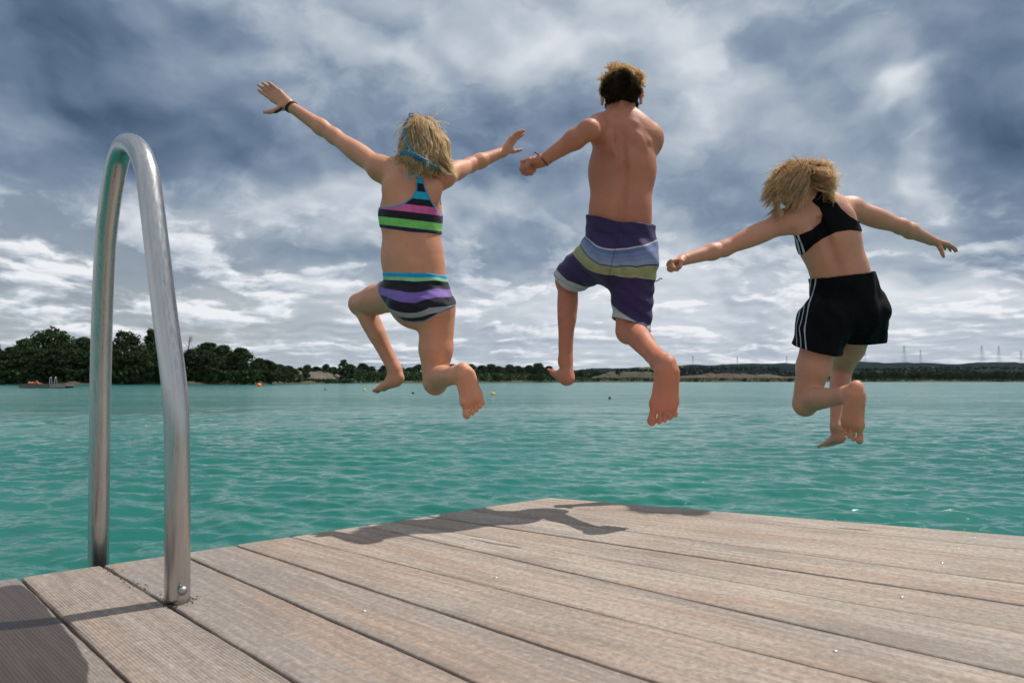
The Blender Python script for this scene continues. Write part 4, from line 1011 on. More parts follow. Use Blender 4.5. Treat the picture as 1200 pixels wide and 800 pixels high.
def person(loc, label):
    o = empty('person', tuple(loc)); tag(o, label, 'person', 'children jumping from the jetty'); o['category'] = 'person'
    return o
def relocate(root):
    """children were built in world space: keep them in place under the moved root"""
    for ch in root.children: ch.matrix_parent_inverse = Matrix.Translation(-root.location)
def eyes(root, c, up, fw, z):
    up = nz(up); fw = perp(fw, up); si = np.cross(fw, up)
    for s_ in (-1, 1):
        e = c + (si * .031 * s_ + fw * .0725 - up * .018) * z; mb = MB(); pts = []
        for i in range(9): a = math.pi * i / 8; pts.append((e - fw * math.cos(a) * .0095 * z, max(.0004, .0095 * z * math.sin(a))))
        mb.tube([q[0] for q in pts], [q[1] for q in pts], 16); mb.build('eye', M_eye, root, True)
t = NT('eye'); t.pbr((.75, .72, .70), .15); M_eye = t.m
H_ = .0027
# ================================================================== GIRL IN THE STRIPED BIKINI (left)
def girl_bikini():
    D0 = 2.90; fr = Frame(484, 270, D0); B = fr.B
    blush = []
    pel = W(491, 350, D0 + .01); waist = W(483.5, 303, D0); chest = W(481.5, 252, D0); upper = W(484, 216, D0 - .005); neck = W(489, 199, D0)
    shL, elL, wrL = W(446, 198, D0 + .01), W(392, 160, D0 + .13), W(339, 124, D0 + .16)
    shR, elR, wrR = W(520, 206, D0 + .03), W(550, 194, D0 + .22), W(591, 177.5, D0 + .33)
    hipL, knL, anL = W(467, 345, D0 + .04), W(421, 355.5, D0 + .27), W(462.5, 433, D0 + .24)
    hipR, knR, anR = W(512, 362, D0 + .0), W(510, 447, D0 + .01), W(534, 440, D0 - .27)
    hc = W(494.5, 166, D0 - .015); hup = nz(np.array([-.02, -.10, 1])); hfw = nz(np.array([-.25, 1, -.05]))
    lo = np.min([wrL, wrR, anL, anR, knL, hc], 0) - np.array([.25, .16, .25]); hi = np.max([wrL, wrR, anL, anR, knL, hc], 0) + np.array([.22, .22, .28])
    fd = Field(lo, hi, H_)
    torso(fd, pel, waist, chest, upper, neck, (.134, .121, .120, .114), (.74, .70, .76, .72), B, None, None)
    UPv = nz(neck - waist)
    for c_, sx in ((W(474, 355, D0 - .05), -1), (W(509, 360, D0 - .055), 1)): fd.ell(c_, (fr.U, B, fr.S), (.064, .058, .054 if sx < 0 else .062), .03)
    leg(fd, hipL, knL, anL, .074, .049, .045, .0255, B, blush); leg(fd, hipR, knR, anR, .080, .052, .047, .0265, B, blush)
    lf = fd.copy()                                       # torso and legs, for the bottoms
    fd.seg(upper, shL, .062, .050, .05); fd.seg(upper, shR, .060, .046, .05)
    fd.seg(neck, shL + UPv * .004, .036, .030, .05); fd.seg(neck, shR + UPv * .004, .036, .028, .05)
    # shoulder blades, spine furrow
    for px, sl in ((461, -.5), (506, .5)): fd.ell(W(px, 226, D0 - .066), (nz(fr.U + fr.S * sl * -.6), B, fr.S), (.040, .022, .055), .04)
    fd.seg(W(489, 222, D0 - .104), W(487, 300, D0 - .098), .008, .010, .035, cut=True)
    tf = fd.copy()                                       # trunk without arms, for the top
    arm(fd, shL, elL, wrL, .041, .033, .0225, blush); arm(fd, shR, elR, wrR, .040, .032, .0225, blush)
    fd.seg(neck - UPv * .02, hc - hup * .05 * 1, .043, .043, .03)
    head(fd, hc, hup, hfw, .90)
    # left hand: open, palm towards the viewer, fingers up
    Dl = nz(W(303, 96, D0 + .18) - wrL); hand(fd, wrL, Dl, nz(B * .8 + np.array([.1, 0, -.2])), np.array([-.3, 0, -1]), 1.12, (.10, .12, .08), .13, (1.0, .35, .35), wr=.021)
    Dr = nz(W(607, 155.5, D0 + .35) - wrR); hand(fd, wrR, Dr, nz(B * .35 + np.array([.9, 0, -.4])), np.array([0, 1.0, .1]), .98, (.12, .16, .10), .22, (.7, .7, .5), wr=.020)
    foot(fd, W(472.5, 449, D0 + .21), W(437, 461, D0 + .30), np.array([.25, -.1, -1]), np.array([.3, 1, .0]), anL, knL, blush, 1.0)
    foot(fd, W(542, 430, D0 - .35), W(557, 487, D0 - .33), nz(CAM - W(548, 455, 2.55)), -RT, anR, knR, blush, 1.25)
    root = person(W(490, 350, D0), 'girl in striped bikini with blond hair leaping with both arms spread wide')
    body = finish(fd, root, blush, M_skin1); eyes(root, hc, hup, hfw, .93)
    # top
    poly = [(430, 265.5), (445, 266.5), (481, 271.5), (518, 274.5), (540, 276), (540, 252), (516.5, 251), (508, 241), (500.5, 228), (495.8, 213), (493, 205), (488.2, 205), (487.8, 214), (487.3, 224), (483, 232), (474, 238.5), (462, 242.5), (448, 243), (430, 241)]
    c = lambda x, y: (y - (266.3 + (x - 445) * .115)) / -75
    pts = [(x, y, c(x, y)) for x in (430, 481, 540) for y in (276, 240, 205)]
    cy, bk, pk, gr, na = (.01, .42, .62), (.012, .010, .022), (.72, .13, .34), (.20, .60, .13), (.015, .018, .06)
    M_top = cloth_mat('striped_bikini_top', [(0, na), (.045, gr), (.165, bk), (.285, pk), (.395, bk), (.50, cy), (.61, bk), (.74, cy)], edge=(.02, .30, .60), edgew=.0052, skipdown=.26)
    garment(tf, fr, poly, .0038, 'bikini_top', M_top, root, rbf(fr, pts), foldf=lambda P, u, v: .0012 * vnoise(P * np.array([1, 1, 2.2]), 70, 3))
    # neck strap
    strap([W(486, 206, D0 - .09), W(480, 203, D0 - .085), W(481, 212, D0 - .09)], fd, .0035, .4, 'neck_tie', plain('cyan_strap', cy, .6), root)
    # bottoms
    poly = [(441.5, 333), (447, 319.8), (455, 317.8), (475, 317.6), (500, 318), (530, 323.5), (541, 327), (541, 354), (536.5, 354.5), (524, 357), (512, 361.5), (503, 367), (496, 371.5), (484, 373.5), (474, 372.5), (463, 365.5), (450, 353), (443.5, 343)]
    pts = [(445, 320, .0), (470, 318, .0), (500, 319, .0), (530, 324, .0), (455, 326, .15), (490, 327, .16), (531, 332, .2), (445, 334, .33), (470, 336.5, .35), (495, 337, .35), (510, 334, .35), (533, 336, .35),
           (444, 345, .56), (470, 350, .56), (488, 351, .56), (503, 346, .56), (534, 346, .56), (455, 357, .78), (470, 361, .78), (486, 362, .78), (502, 355, .78), (536, 354, .80), (470, 372, 1.0), (490, 372, 1.0), (520, 362, .96)]
    M_bot = cloth_mat('striped_bikini_bottoms', [(0, (.01, .36, .66)), (.075, (.30, .62, .32)), (.16, bk), (.37, (.20, .12, .42)), (.55, bk), (.78, (.36, .37, .36)), (.90, bk)], edge=(.02, .22, .48), edgew=.0042, skipdown=.16)
    garment(lf, fr, poly, .0042, 'bikini_bottoms', M_bot, root, rbf(fr, pts), foldf=lambda P, u, v: .0016 * vnoise(P * np.array([1, 1, 2.0]), 75, 8))
    # bracelet with a loose end
    fa = nz(wrL - elL); bc = wrL - fa * .008
    M_br = plain('dark_cord', (.035, .012, .012), .7)
    for k_, sd_ in ((0, 1), (1, 4)): band(bc - fa * .007 * k_, fa + np.array([.15, .1, .1]), .0265, .0030, 'bracelet', M_br, root, sd_, tail=[[W(330, 126, D0 + .14), W(327, 128.5, D0 + .13), W(322, 131, D0 + .13)], [W(331, 127, D0 + .14), W(326, 131, D0 + .13), W(321.5, 132.5, D0 + .13)]] if k_ == 0 else None)
    # hair: straight off the crown, wavy at shoulder length
    z = .90; P, Nn, Dd = scalp_roots(hc, hup, hfw, z, 620, 5, .30, -.6)
    g = nz(np.array([.0, -.05, -1])); crown = hc + hup * .08 - hfw * .02
    v0 = Nn * .12 + (P - crown) * 11 ; v0 /= np.linalg.norm(v0, axis=1, keepdims=True)
    def force(p, v, tt): return np.array([.02, -.01, -.34 - .10 * tt]) + .40 * np.stack([vnoise(p, 42, 1), vnoise(p, 42, 2), vnoise(p, 42, 3)], 1) * (.06 + 1.0 * tt ** 1.5)
    Gd = grow(fd, P + Nn * .004, v0, 17, .0088, force, .004)
    parts = [clump(Gd, 9, .0032, .9, 8, .0110, 9)]
    # lock blown over the right shoulder
    sel = (Dd[:, 0] > .3) & (Dd[:, 2] < .35); Ps = P[sel][:40]; Ns = Nn[sel][:40]
    tgt = W(543, 216, D0 - .08)
    def f2(p, v, tt):
        d = tgt + .03 * np.stack([vnoise(p, 30, 5)] * 3, 1) - p; d /= np.linalg.norm(d, axis=1, keepdims=True); return (.25 + .5 * tt) * d + np.array([0, 0, -.25 * (1 - tt)]) + .15 * np.stack([vnoise(p, 40, 7), vnoise(p, 40, 8), vnoise(p, 40, 9)], 1)
    G2 = grow(fd, Ps + Ns * .006, Ns * .6 + g * .6, 17, .0100, f2, .010); parts.append(clump(G2, 26, .0050, .5, 9, .004, 8))
    # flyaway hairs
    FR = np.random.default_rng(3).normal(size=(400, 3)) * .08
    Fy = grow(fd, P[:60] + Nn[:60] * .006, v0[:60] + Nn[:60] * .15, 12, .0070, lambda p, v, tt: np.array([-.02, 0, -.16]) + FR[:len(p)] + .20 * np.stack([vnoise(p, 30, 11), vnoise(p, 30, 12), vnoise(p, 30, 13)], 1), .018); parts.append(clump(Fy, 4, .006, 1.6, 10))
    hf = Field(hc - .12, hc + .12, .004); head(hf, hc - hfw * .008 + hup * .004, hup, hfw, z * 1.035, False)
    Vc, Fc = hf.mesh(2); kd = ((Vc - hc) @ perp(hfw, hup) < .028 * z) & ((Vc - hc) @ hup > -.055); Fc = Fc[kd[Fc].all(1)]
    hr = hair_mesh(parts, (Vc, Fc), M_hair1, root, .00085, .00040); tag(hr, 'wet wavy blond hair falling to the shoulders')
    HP = np.concatenate([q.reshape(-1, 3) for q in parts])
    # swimming goggles worn back to front: strap round the head
    M_gog = plain('goggle_strap', (.01, .20, .36), .45, .1)
    rel = HP - CAM; dep = rel @ FWD; hx_ = 600 + (rel @ RT) / dep * F; hy_ = 400 - (rel @ UP) / dep * F
    def over_hair(pp, lift):
        Q = []; pp = catmull([np.array([a, b, 0.0]) for a, b in pp], 5)
        for q in pp:
            m = (hx_ - q[0]) ** 2 + (hy_ - q[1]) ** 2 < 6.0 ** 2
            Q.append([q[0], q[1], float(np.percentile(dep[m], 3)) if m.sum() > 8 else D0 - .06])
        Q = np.array(Q)
        for _ in range(8): Q[1:-1, 2] = (Q[:-2, 2] + 2 * Q[1:-1, 2] + Q[2:, 2]) / 4
        P_ = [W(a, b, d - lift) for a, b, d in Q]; return P_, [nz(nz(p - hc) + nz(CAM - p) * .8) for p in P_]
    def belt(pp, lift, rad, thin, name, mat, par):
        P_, N_ = over_hair(pp, lift); mb = MB(); mb.tube(P_, [rad] * len(P_), 12, True, (N_, thin)); return mb.build(name, mat, par, True)
    gg = belt([(479, 139), (474, 147), (473.2, 156), (475, 164), (478.5, 172), (483, 179), (489, 184.5), (497, 189), (505, 193), (512, 198)], .004, .0062, .28, 'goggles', M_gog, root); tag(gg, 'cyan swimming goggles strap around the blond head')
    belt([(469, 180), (474, 178.5), (480, 179), (487, 182), (494, 186), (501, 190)], .008, .0078, .3, 'buckle_band', M_gog, gg)
    belt([(486, 182.5), (490, 185), (494, 187)], .014, .0105, .5, 'buckle', plain('buckle', (.01, .10, .22), .3), gg)
    mb = MB(); e = W(483, 135.5, D0 - .0); mb.tube([e - RT * .016, e - RT * .011, e + RT * .011, e + RT * .016], [.004, .010, .010, .004], 12); mb.build('lens', plain('goggle_lens', (.02, .05, .35), .15), gg, True)
    relocate(root); return root
# ================================================================== BOY IN BOARD SHORTS (middle)
def boy():
    D0 = 2.82; fr = Frame(728, 210, D0); B = fr.B; blush = []
    pel = W(727, 292, D0 + .01); waist = W(726.5, 250, D0); chest = W(729, 200, D0); upper = W(732, 163, D0); neck = W(729, 143, D0 + .005)
    shL, elL, wrL = W(702, 151, D0 + .0), W(690, 152.5, D0 - .21), W(637, 187.5, D0 - .15)
    shR, elR, wrR = W(760, 162, D0 + .02), W(747, 220, D0 + .20), W(717, 289, D0 + .165)
    hipL, knL, anL = W(706, 299, D0 + .02), W(664, 328, D0 + .26), W(662, 423, D0 + .25)
    hipR, knR, anR = W(745, 299, D0 + .0), W(736, 387, D0 + .02), W(774, 425, D0 - .31)
    hc = W(728.5, 110.5, D0 + .01); hup = nz(np.array([.02, -.02, 1])); hfw = nz(np.array([.12, 1, -.08]))
    pts_ = [wrL, wrR, anL, anR, knL, hc, elL, shR]
    lo = np.min(pts_, 0) - np.array([.16, .16, .30]); hi = np.max(pts_, 0) + np.array([.12, .22, .14]); fd = Field(lo, hi, H_)
    torso(fd, pel, waist, chest, upper, neck, (.130, .117, .128, .121), (.72, .70, .72, .68), B, None, None)
    UPv = nz(neck - waist)
    for c_ in (W(709, 305, D0 - .05), W(745, 305, D0 - .055)): fd.ell(c_, (fr.U, B, fr.S), (.066, .058, .064), .03)
    leg(fd, hipL, knL, anL, .072, .049, .046, .0240, B, blush); leg(fd, hipR, knR, anR, .074, .051, .049, .0280, B, blush)
    lf = fd.copy()
    fd.seg(upper, shL, .060, .046, .05); fd.seg(upper, shR + fr.S * -.012, .066, .058, .05)
    fd.seg(neck, shL + UPv * .012, .038, .030, .05); fd.seg(neck, shR + UPv * .010, .040, .030, .06)
    fd.ell(shR - UPv * .012, (fr.U, B, fr.S), (.040, .044, .060), .03)
    arm(fd, shL, elL, wrL, .045, .037, .0235, blush); arm(fd, shR, elR, wrR, .042, .034, .023, blush)
    fd.ell(elL + B * .012, (fr.U, B, fr.S), (.024, .020, .024), .03)
    # shoulder blades (the left one pushed out by the raised elbow), spine, ribs, waist dimples
    fd.ell(W(712, 166, D0 - .085), (nz(fr.U - fr.S * .3), B, nz(fr.S + fr.U * .3)), (.030, .026, .052), .018)
    fd.seg(W(703, 150, D0 - .08), W(722, 182, D0 - .092), .016, .012, .018)
    fd.ell(W(748, 168, D0 - .080), (nz(fr.U + fr.S * .4), B, nz(fr.S - fr.U * .4)), (.029, .025, .052), .018)
    fd.seg(W(742, 146, D0 - .074), W(758, 166, D0 - .072), .012, .010, .02)
    fd.seg(W(729, 152, D0 - .100), W(731, 200, D0 - .104), .007, .009, .03, cut=True); fd.seg(W(731, 200, D0 - .103), W(728, 262, D0 - .090), .009, .008, .035, cut=True)
    for k_ in range(5):
        fd.ell(W(728.5, 148 - k_ * 6, D0 - .062 + .004 * k_), (fr.U, B, fr.S), (.006, .008, .006), .012)   # vertebrae of the neck
    fd.seg(neck - UPv * .015, hc - hup * .05, .044, .044, .03)
    head(fd, hc, hup, hfw, .97)
    fa = nz(wrL - elL)
    hand(fd, wrL, nz(fa + np.array([-.15, 0, .20])), nz(B * .25 + np.array([-.35, 0, -1])), nz(B * 1.0 + np.array([0, 0, .2])), 1.10, (1.25, 1.45, 1.0), .05, (.7, .7, .35), fist=True, wr=.0225)
    hand(fd, wrR, nz(W(702, 328, D0 + .15) - wrR), nz(B), -RT, 1.0, (.12, .15, .15), .1)
    foot(fd, W(664, 452, D0 + .20), W(643, 436, D0 + .36), nz(np.array([-.1, -.85, -1])), RT + np.array([0, .2, .5]), anL, knL, blush, 1.05)
    foot(fd, W(783, 422, D0 - .43), W(774.5, 499.5, D0 - .38), nz(CAM - W(780, 460, 2.4)), -RT, anR, knR, blush, 1.1)
    root = person(W(728, 290, D0), 'shirtless boy in striped board shorts jumping between the two girls, one fist clenched')
    finish(fd, root, blush, M_skin2); eyes(root, hc, hup, hfw, .97)
    # board shorts: own loose volume
    sf_ = lf.crop(W(728, 310, D0) - np.array([.36, .28, .32]), W(728, 310, D0) + np.array([.26, .42, .32])); sf_.d -= .005
    sf_.seg(W(727, 298, D0), W(726.5, 250, D0), .148, .126, .04, B, .76, fb=.74)
    for c_ in (W(708, 303, D0 - .05), W(746, 305, D0 - .055)): sf_.ell(c_, (fr.U, B, fr.S), (.075, .066, .07), .03)
    kL = hipL * .12 + knL * .88; thL = nz(knL - hipL); sf_.seg(hipL, knL + thL * .02 - np.array([0, 0, .004]), .092, .078, .03)
    thR = nz(knR - hipR); sf_.seg(W(744, 305, D0), knR + thR * .01 + RT * .012, .088, .080, .025, B, .95)
    fdw = fd; hemL = knL - thL * .028; hemR = knR - thR * .026
    x, y, zz = sf_.g((slice(None),) * 3); P = np.stack(np.broadcast_arrays(x, y, zz), -1).astype(np.float32)
    body = sf_.d; near = np.abs(body) < .03; Pn = P[near]
    u_, v_, w_ = fr.uv(Pn)
    fold = .0035 * vnoise(Pn * np.array([1, 1, .55]), 48, 21) + .0022 * np.sin((v_ * 1.0 + u_ * .8) * 95 + vnoise(Pn, 18, 4) * 2) * np.clip((-.10 - v_) * 7, 0, 1)
    body[near] -= fold.astype(np.float32)
    body = np.maximum(body, -(body + .0065))
    yw = fr.px(690, 251); yw2 = fr.px(766, 262); sl = (yw2[1] - yw[1]) / (yw2[0] - yw[0])
    qx, qy, qz = x - fr.o[0], y - fr.o[1], zz - fr.o[2]
    v = qx * fr.S[0] + qy * fr.S[1] + qz * fr.S[2]; u = qx * fr.U[0] + qy * fr.U[1] + qz * fr.U[2]
    body = np.maximum(body, v - (yw[1] + (u - yw[0]) * sl) - .004 * np.sin((u - yw[0]) * 38))
    hx = lambda h, t_: (x - h[0]) * t_[0] + (y - h[1]) * t_[1] + (zz - h[2]) * t_[2]
    dl = hx(hemL, nz(thL + np.array([.0, 0, -.5]))); dr = hx(hemR, nz(thR + np.array([-.30, -.15, 0]))); mid = fr.px(713, 330)[0]
    wl = np.clip((mid - u) / .02 + .5, 0, 1)
    body = np.maximum(body, np.where(u < mid, dl, dr).astype(np.float32))
    sf_.d = body.astype(np.float32); V, Fq = sf_.mesh(2); uu, vv, ww = fr.uv(V)
    pts = [(688, 251, 0), (727, 260, 0), (766, 264, 0), (685, 262, .12), (727, 268, .12), (767, 268, .12), (682, 272, .26), (700, 283, .26), (727, 286.5, .26), (745, 284, .26), (768, 279, .26), (676, 279, .42), (690, 295, .42), (705, 304, .42), (722, 307, .42), (745, 307, .42), (768, 307, .42),
           (668, 294, .56), (685, 307, .56), (705, 313, .55), (720, 315, .55), (745, 317, .55), (768, 324, .56), (652, 318, .86), (665, 327, .86), (680, 332, .86), (650, 329, .97), (668, 339, 1.0), (718, 342, .80), (722, 352, .86), (740, 360, .84), (755, 371, .86), (765, 378, .9), (719, 372, .99), (735, 370, .94), (745, 378, .97), (760, 388, 1.0), (770, 345, .72), (700, 318, .62)]
    ptn = rbf(fr, pts)(uu, vv)
    pu, ww_, bl, ol = (.035, .018, .085), (.48, .48, .50), (.16, .20, .36), (.34, .35, .17)
    M_bs = cloth_mat('striped_board_shorts', [(0, (.030, .016, .075)), (.115, (.02, .012, .05)), (.13, pu), (.255, ww_), (.268, (.10, .14, .30)), (.30, bl), (.335, (.20, .25, .42)), (.37, (.27, .31, .45)), (.405, (.05, .05, .08)), (.415, (.22, .26, .34)), (.425, ol), (.545, (.40, .42, .30)), (.558, pu), (.70, (.045, .022, .11)), (.72, pu), (.86, (.10, .12, .16)), (.868, (.50, .50, .52)), (.93, (.30, .31, .38)), (.945, (.52, .52, .54))], sheen=.05, rough=.65)
    sh = link('board_shorts', np_mesh('board_shorts', V, Fq, {'t': ptn, 'seam': np.exp(-((uu - np.interp(vv, [fr.px(714, 318)[1], fr.px(727, 262)[1]], [fr.px(714, 318)[0], fr.px(727, 262)[0]])) / .0022) ** 2) * (ww > 0)}), M_bs, root); tag(sh, 'knee length board shorts striped purple, blue, olive and white')
    mb = MB(); mb.tube(catmull([W(768, 330, D0 - .02), W(772, 328, D0 - .02), W(774, 326, D0 - .02), W(776, 327, D0 - .02)], 3), .0022, 6); mb.build('drawcord', plain('cord_dark', (.02, .02, .03), .7), sh, True)
    # cord bracelet
    band(wrL - fa * .002, fa, .0275, .0022, 'bracelet', plain('olive_cord', (.05, .04, .015), .7), root, 2, tail=[[W(633, 183, D0 - .17), W(629, 180, D0 - .18), W(626.5, 178.5, D0 - .18)]])
    # short tousled curls
    z = .97; P, Nn, Dd = scalp_roots(hc, hup, hfw, z, 1500, 15, .45, -.74); r = np.random.default_rng(4)
    top = np.clip(Dd[:, 2] * 1.1 + .35, 0, 1)[:, None]
    v0 = Nn * (.22 + .8 * top) + np.array([0, 0, -.8]) * (1 - top) + r.normal(size=P.shape) * .25
    v0 /= np.linalg.norm(v0, axis=1, keepdims=True)
    short = np.clip(.30 + top * .62, 0, .9) * (.7 + .5 * r.random((len(P), 1)))
    def fb(p, v, tt): return np.array([0, 0, -.10]) + .62 * np.stack([vnoise(p, 80, 31), vnoise(p, 80, 32), vnoise(p, 80, 33)], 1)
    nst = 9; Gd = grow(fd, P + Nn * .002, v0, nst, .0058, fb, .003)
    Gd = Gd[:, :1] + (Gd - Gd[:, :1]) * short[:, None]
    parts = [clump(Gd, 9, .0026, .7, 8, .0050, 10)]
    hf = Field(hc - .12, hc + .12, .004); head(hf, hc - hfw * .006 + hup * .003, hup, hfw, z * 1.02, False)
    Vc, Fc = hf.mesh(2); q = Vc - hc; kd = (q @ perp(hfw, hup) < .035 * z) & (q @ hup > -.052); Fc = Fc[kd[Fc].all(1)]
    hr = hair_mesh(parts, (Vc, Fc), M_hair2, root, .0007, .00035, .95)  # cap coloured dark to stand for the shade inside the hair
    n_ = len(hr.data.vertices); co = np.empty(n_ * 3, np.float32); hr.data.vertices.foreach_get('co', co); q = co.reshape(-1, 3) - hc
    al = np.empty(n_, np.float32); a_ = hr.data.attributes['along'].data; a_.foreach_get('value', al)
    hh = q @ hup + .15 * np.abs(q @ RT) + .45 * np.maximum(q @ RT, 0) + .15 * (q @ hfw); al = al * np.clip((hh - .02) / .03, 0, 1) + np.clip((hh - .045) / .03, 0, .7); a_.foreach_set('value', al.astype(np.float32)); tag(hr, 'short tousled dark blond hair, shade painted in underneath and sunlight on top')  # shade low down and sunlight on top and right painted into the hair colour
    relocate(root); return root
# ================================================================== GIRL IN BLACK SHORTS (right)
def girl_black():
    D0 = 3.20; KS = 1.085; fr = Frame(980, 290, D0); B = fr.B; blush = []
    pel = W(994, 358, D0 + .02); waist = W(983.5, 318, D0); chest = W(971, 281, D0 - .01); upper = W(962, 254, D0 - .02); neck = W(955, 236, D0 - .03)
    shL, elL, wrL = W(921, 260, D0 - .06), W(849, 291, D0 - .05), W(800, 304.5, D0 - .13)
    shR, elR, wrR = W(997, 245, D0 + .05), W(1056, 265.5, D0 + .13), W(1092, 282, D0 + .24)
    hipL, knL, anL = W(966, 376, D0 - .02), W(943, 473, D0 + .03), W(991, 464, D0 - .25)
    hipR, knR, anR = W(1008, 374, D0 + .04), W(985, 434, D0 + .33), W(981, 501, D0 + .14)
    hc = W(934, 217, D0 - .05); hup = nz(np.array([-.30, .12, 1])); hfw = nz(np.array([-.30, 1, -.35]))
    pts_ = [wrL, wrR, anL, anR, knL, knR, hc, elL, shR]
    lo = np.min(pts_, 0) - np.array([.16, .16, .26]); hi = np.max(pts_, 0) + np.array([.20, .20, .16]); fd = Field(lo, hi, H_); fd.k = KS
    torso(fd, pel, waist, chest, upper, neck, (.126, .105, .116, .112), (.76, .74, .76, .70), B, None, None)
    UPv = nz(neck - waist)
    for c_ in (W(974, 372, D0 - .05), W(1014, 370, D0 - .04)): fd.ell(c_, (fr.U, B, fr.S), (.07, .062, .066), .03)
    fd.seg(upper, shL, .064, .048, .05); fd.seg(upper, shR, .064, .048, .05)
    leg(fd, hipL, knL, anL, .078, .050, .046, .0260, B, blush); leg(fd, hipR, knR, anR, .074, .048, .044, .0255, B, blush)
    lf = fd.copy()
    fd.seg(neck, shL + UPv * .004, .036, .030, .05); fd.seg(neck, shR + UPv * .004, .036, .030, .05)
    fd.ell(W(941, 270, D0 - .088), (nz(fr.U * .8 + fr.S * .35), B, nz(fr.S - fr.U * .3)), (.036, .022, .056), .03)
    fd.ell(W(990, 260, D0 - .070), (nz(fr.U - fr.S * .35), B, nz(fr.S + fr.U * .35)), (.034, .022, .052), .03)
    fd.seg(W(962, 258, D0 - .104), W(986, 330, D0 - .096), .009, .010, .032, cut=True)
    tf = fd.copy()
    arm(fd, shL, elL, wrL, .041, .033, .0235, blush); arm(fd, shR, elR, wrR, .041, .033, .0225, blush)
    fd.seg(neck - UPv * .015, hc - hup * .045, .042, .042, .03); head(fd, hc, hup, hfw, .90)
    fa = nz(wrL - elL); hand(fd, wrL, nz(fa + np.array([0, 0, -.05])), nz(B * .35 + np.array([.25, 0, -1])), nz(B * 1.0 + np.array([0, 0, .3])), .95, (1.2, 1.4, 1.0), .05, (.7, .6, .4), fist=True, wr=.022)
    fr_ = nz(wrR - elR); hand(fd, wrR, nz(W(1115, 288, D0 + .27) - wrR), nz(np.array([-.1, .25, -1.0])), nz(np.array([-.3, -1, -.9])), .95, (.15, .2, .25), .12, (.5, .5, .9), wr=.0205)
    foot(fd, W(1004, 451.5, D0 - .35), W(997.5, 519, D0 - .27), nz(CAM - W(1000, 480, 2.6)), RT, anL, knL, blush, .92)
    foot(fd, W(991, 516, D0 + .10), W(961, 524.5, D0 + .22), np.array([.15, -.25, -1]), np.array([-.3, -1, 0]), anR, knR, blush, .95)
    root = person(W(990, 360, D0), 'girl in black sports top and black shorts with white side stripes, knees bent')
    finish(fd, root, blush, M_skin3); eyes(root, hc, hup, hfw, .95 * KS)
    blk = (.0035, .0035, .005)
    # racerback sports top, three white stripes on its left side
    poly = [(922, 276), (930, 287), (940, 297.5), (952, 288), (965, 278.5), (980, 271.5), (996, 269.5), (1007, 271), (1030, 274), (1030, 262), (1006, 260), (996, 254.5), (986, 246), (978, 235), (974, 226), (962, 227), (950, 228), (937, 230.5), (937, 233.5), (952, 238), (961, 245), (964.5, 253), (962, 262), (953, 270), (940, 275.5), (926, 278)]
    poly = [(915, 283), (925, 296), (940, 299), (944, 296.5), (955, 286.5), (965, 279.5), (980, 272.5), (996, 270), (1007, 271), (1030, 274), (1030, 262), (1006, 260), (996, 254.5), (986, 246), (978, 235), (974, 226), (962, 227), (950, 228), (937, 230.5), (937, 233.5), (952, 238), (961, 245), (964.5, 253), (962, 262), (953, 270), (940, 275.5), (926, 278), (915, 276)]
    pts = [(928, 281, .1), (931, 297, .1), (941, 277, .8), (946, 292, .8), (980, 250, 3), (1000, 265, 4), (960, 235, 2.6)]
    M_tp = cloth_mat('black_sports_top', sheen=0, tstops= [(0, blk), (.16, (.55, .55, .58)), (.26, blk), (.36, (.55, .55, .58)), (.46, blk), (.57, (.55, .55, .58)), (.68, blk), (1.0, blk)])
    tp = garment(tf, fr, poly, .0042, 'sports_top', M_tp, root, rbf(fr, pts), plain_front=-.04, foldf=lambda P, u, v: .001 * vnoise(P, 70, 5)); tag(tp, 'black racerback sports top with white stripes at the side')
    # loose shorts
    sf_ = lf.crop(W(995, 360, D0) - np.array([.30, .25, .26]), W(995, 360, D0) + np.array([.28, .40, .26])); sf_.d -= .005
    sf_.seg(W(993, 352, D0 + .02), W(984, 318, D0), .140, .112, .04, B, .76, fb=.74); 
    for c_ in (W(973, 374, D0 - .045), W(1013, 368, D0 - .035)): sf_.ell(c_, (fr.U, B, fr.S), (.088, .078, .08), .03)
    thL = nz(knL - hipL); sf_.seg(hipL, hipL + thL * .14, .108, .104, .03); thR = nz(knR - hipR); sf_.seg(hipR + RT * .012, hipR + RT * .03 + np.array([.02, .06, -.11]), .100, .092, .03)
    x, y, zz = sf_.g((slice(None),) * 3); P = np.stack(np.broadcast_arrays(x, y, zz), -1).astype(np.float32); body = sf_.d; near = np.abs(body) < .03; Pn = P[near]; u_, v_, w_ = fr.uv(Pn)
    fold = .0055 * vnoise(Pn * np.array([1, 1, .45]), 46, 41) + .003 * vnoise(Pn * np.array([1, 1, .3]), 110, 43) + .003 * np.sin(u_ * 120 + vnoise(Pn, 25, 6) * 2) * np.clip(1 - np.abs(v_ + .10) * 12, 0, 1) + .003 * np.sin(u_ * 70 + v_ * 40 + vnoise(Pn, 20, 7) * 2) * np.clip((-.16 - v_) * 8, 0, 1)
    body[near] -= fold.astype(np.float32); body = np.maximum(body, -(body + .0065))
    qx, qy, qz = x - fr.o[0], y - fr.o[1], zz - fr.o[2]; v = qx * fr.S[0] + qy * fr.S[1] + qz * fr.S[2]; u = qx * fr.U[0] + qy * fr.U[1] + qz * fr.U[2]
    def cutline(a, b, up):
        (ua, va), (ub, vb) = fr.px(*a), fr.px(*b); s = (vb - va) / (ub - ua); return (v - (va + (u - ua) * s)) * (1 if up else -1)
    body = np.maximum(body, cutline((948, 326.5), (1019, 318.5), True)); mid = fr.px(989, 400)[0]
    bL = cutline((936, 401), (984, 412.5), False); bR = cutline((986, 404), (1040, 404), False)
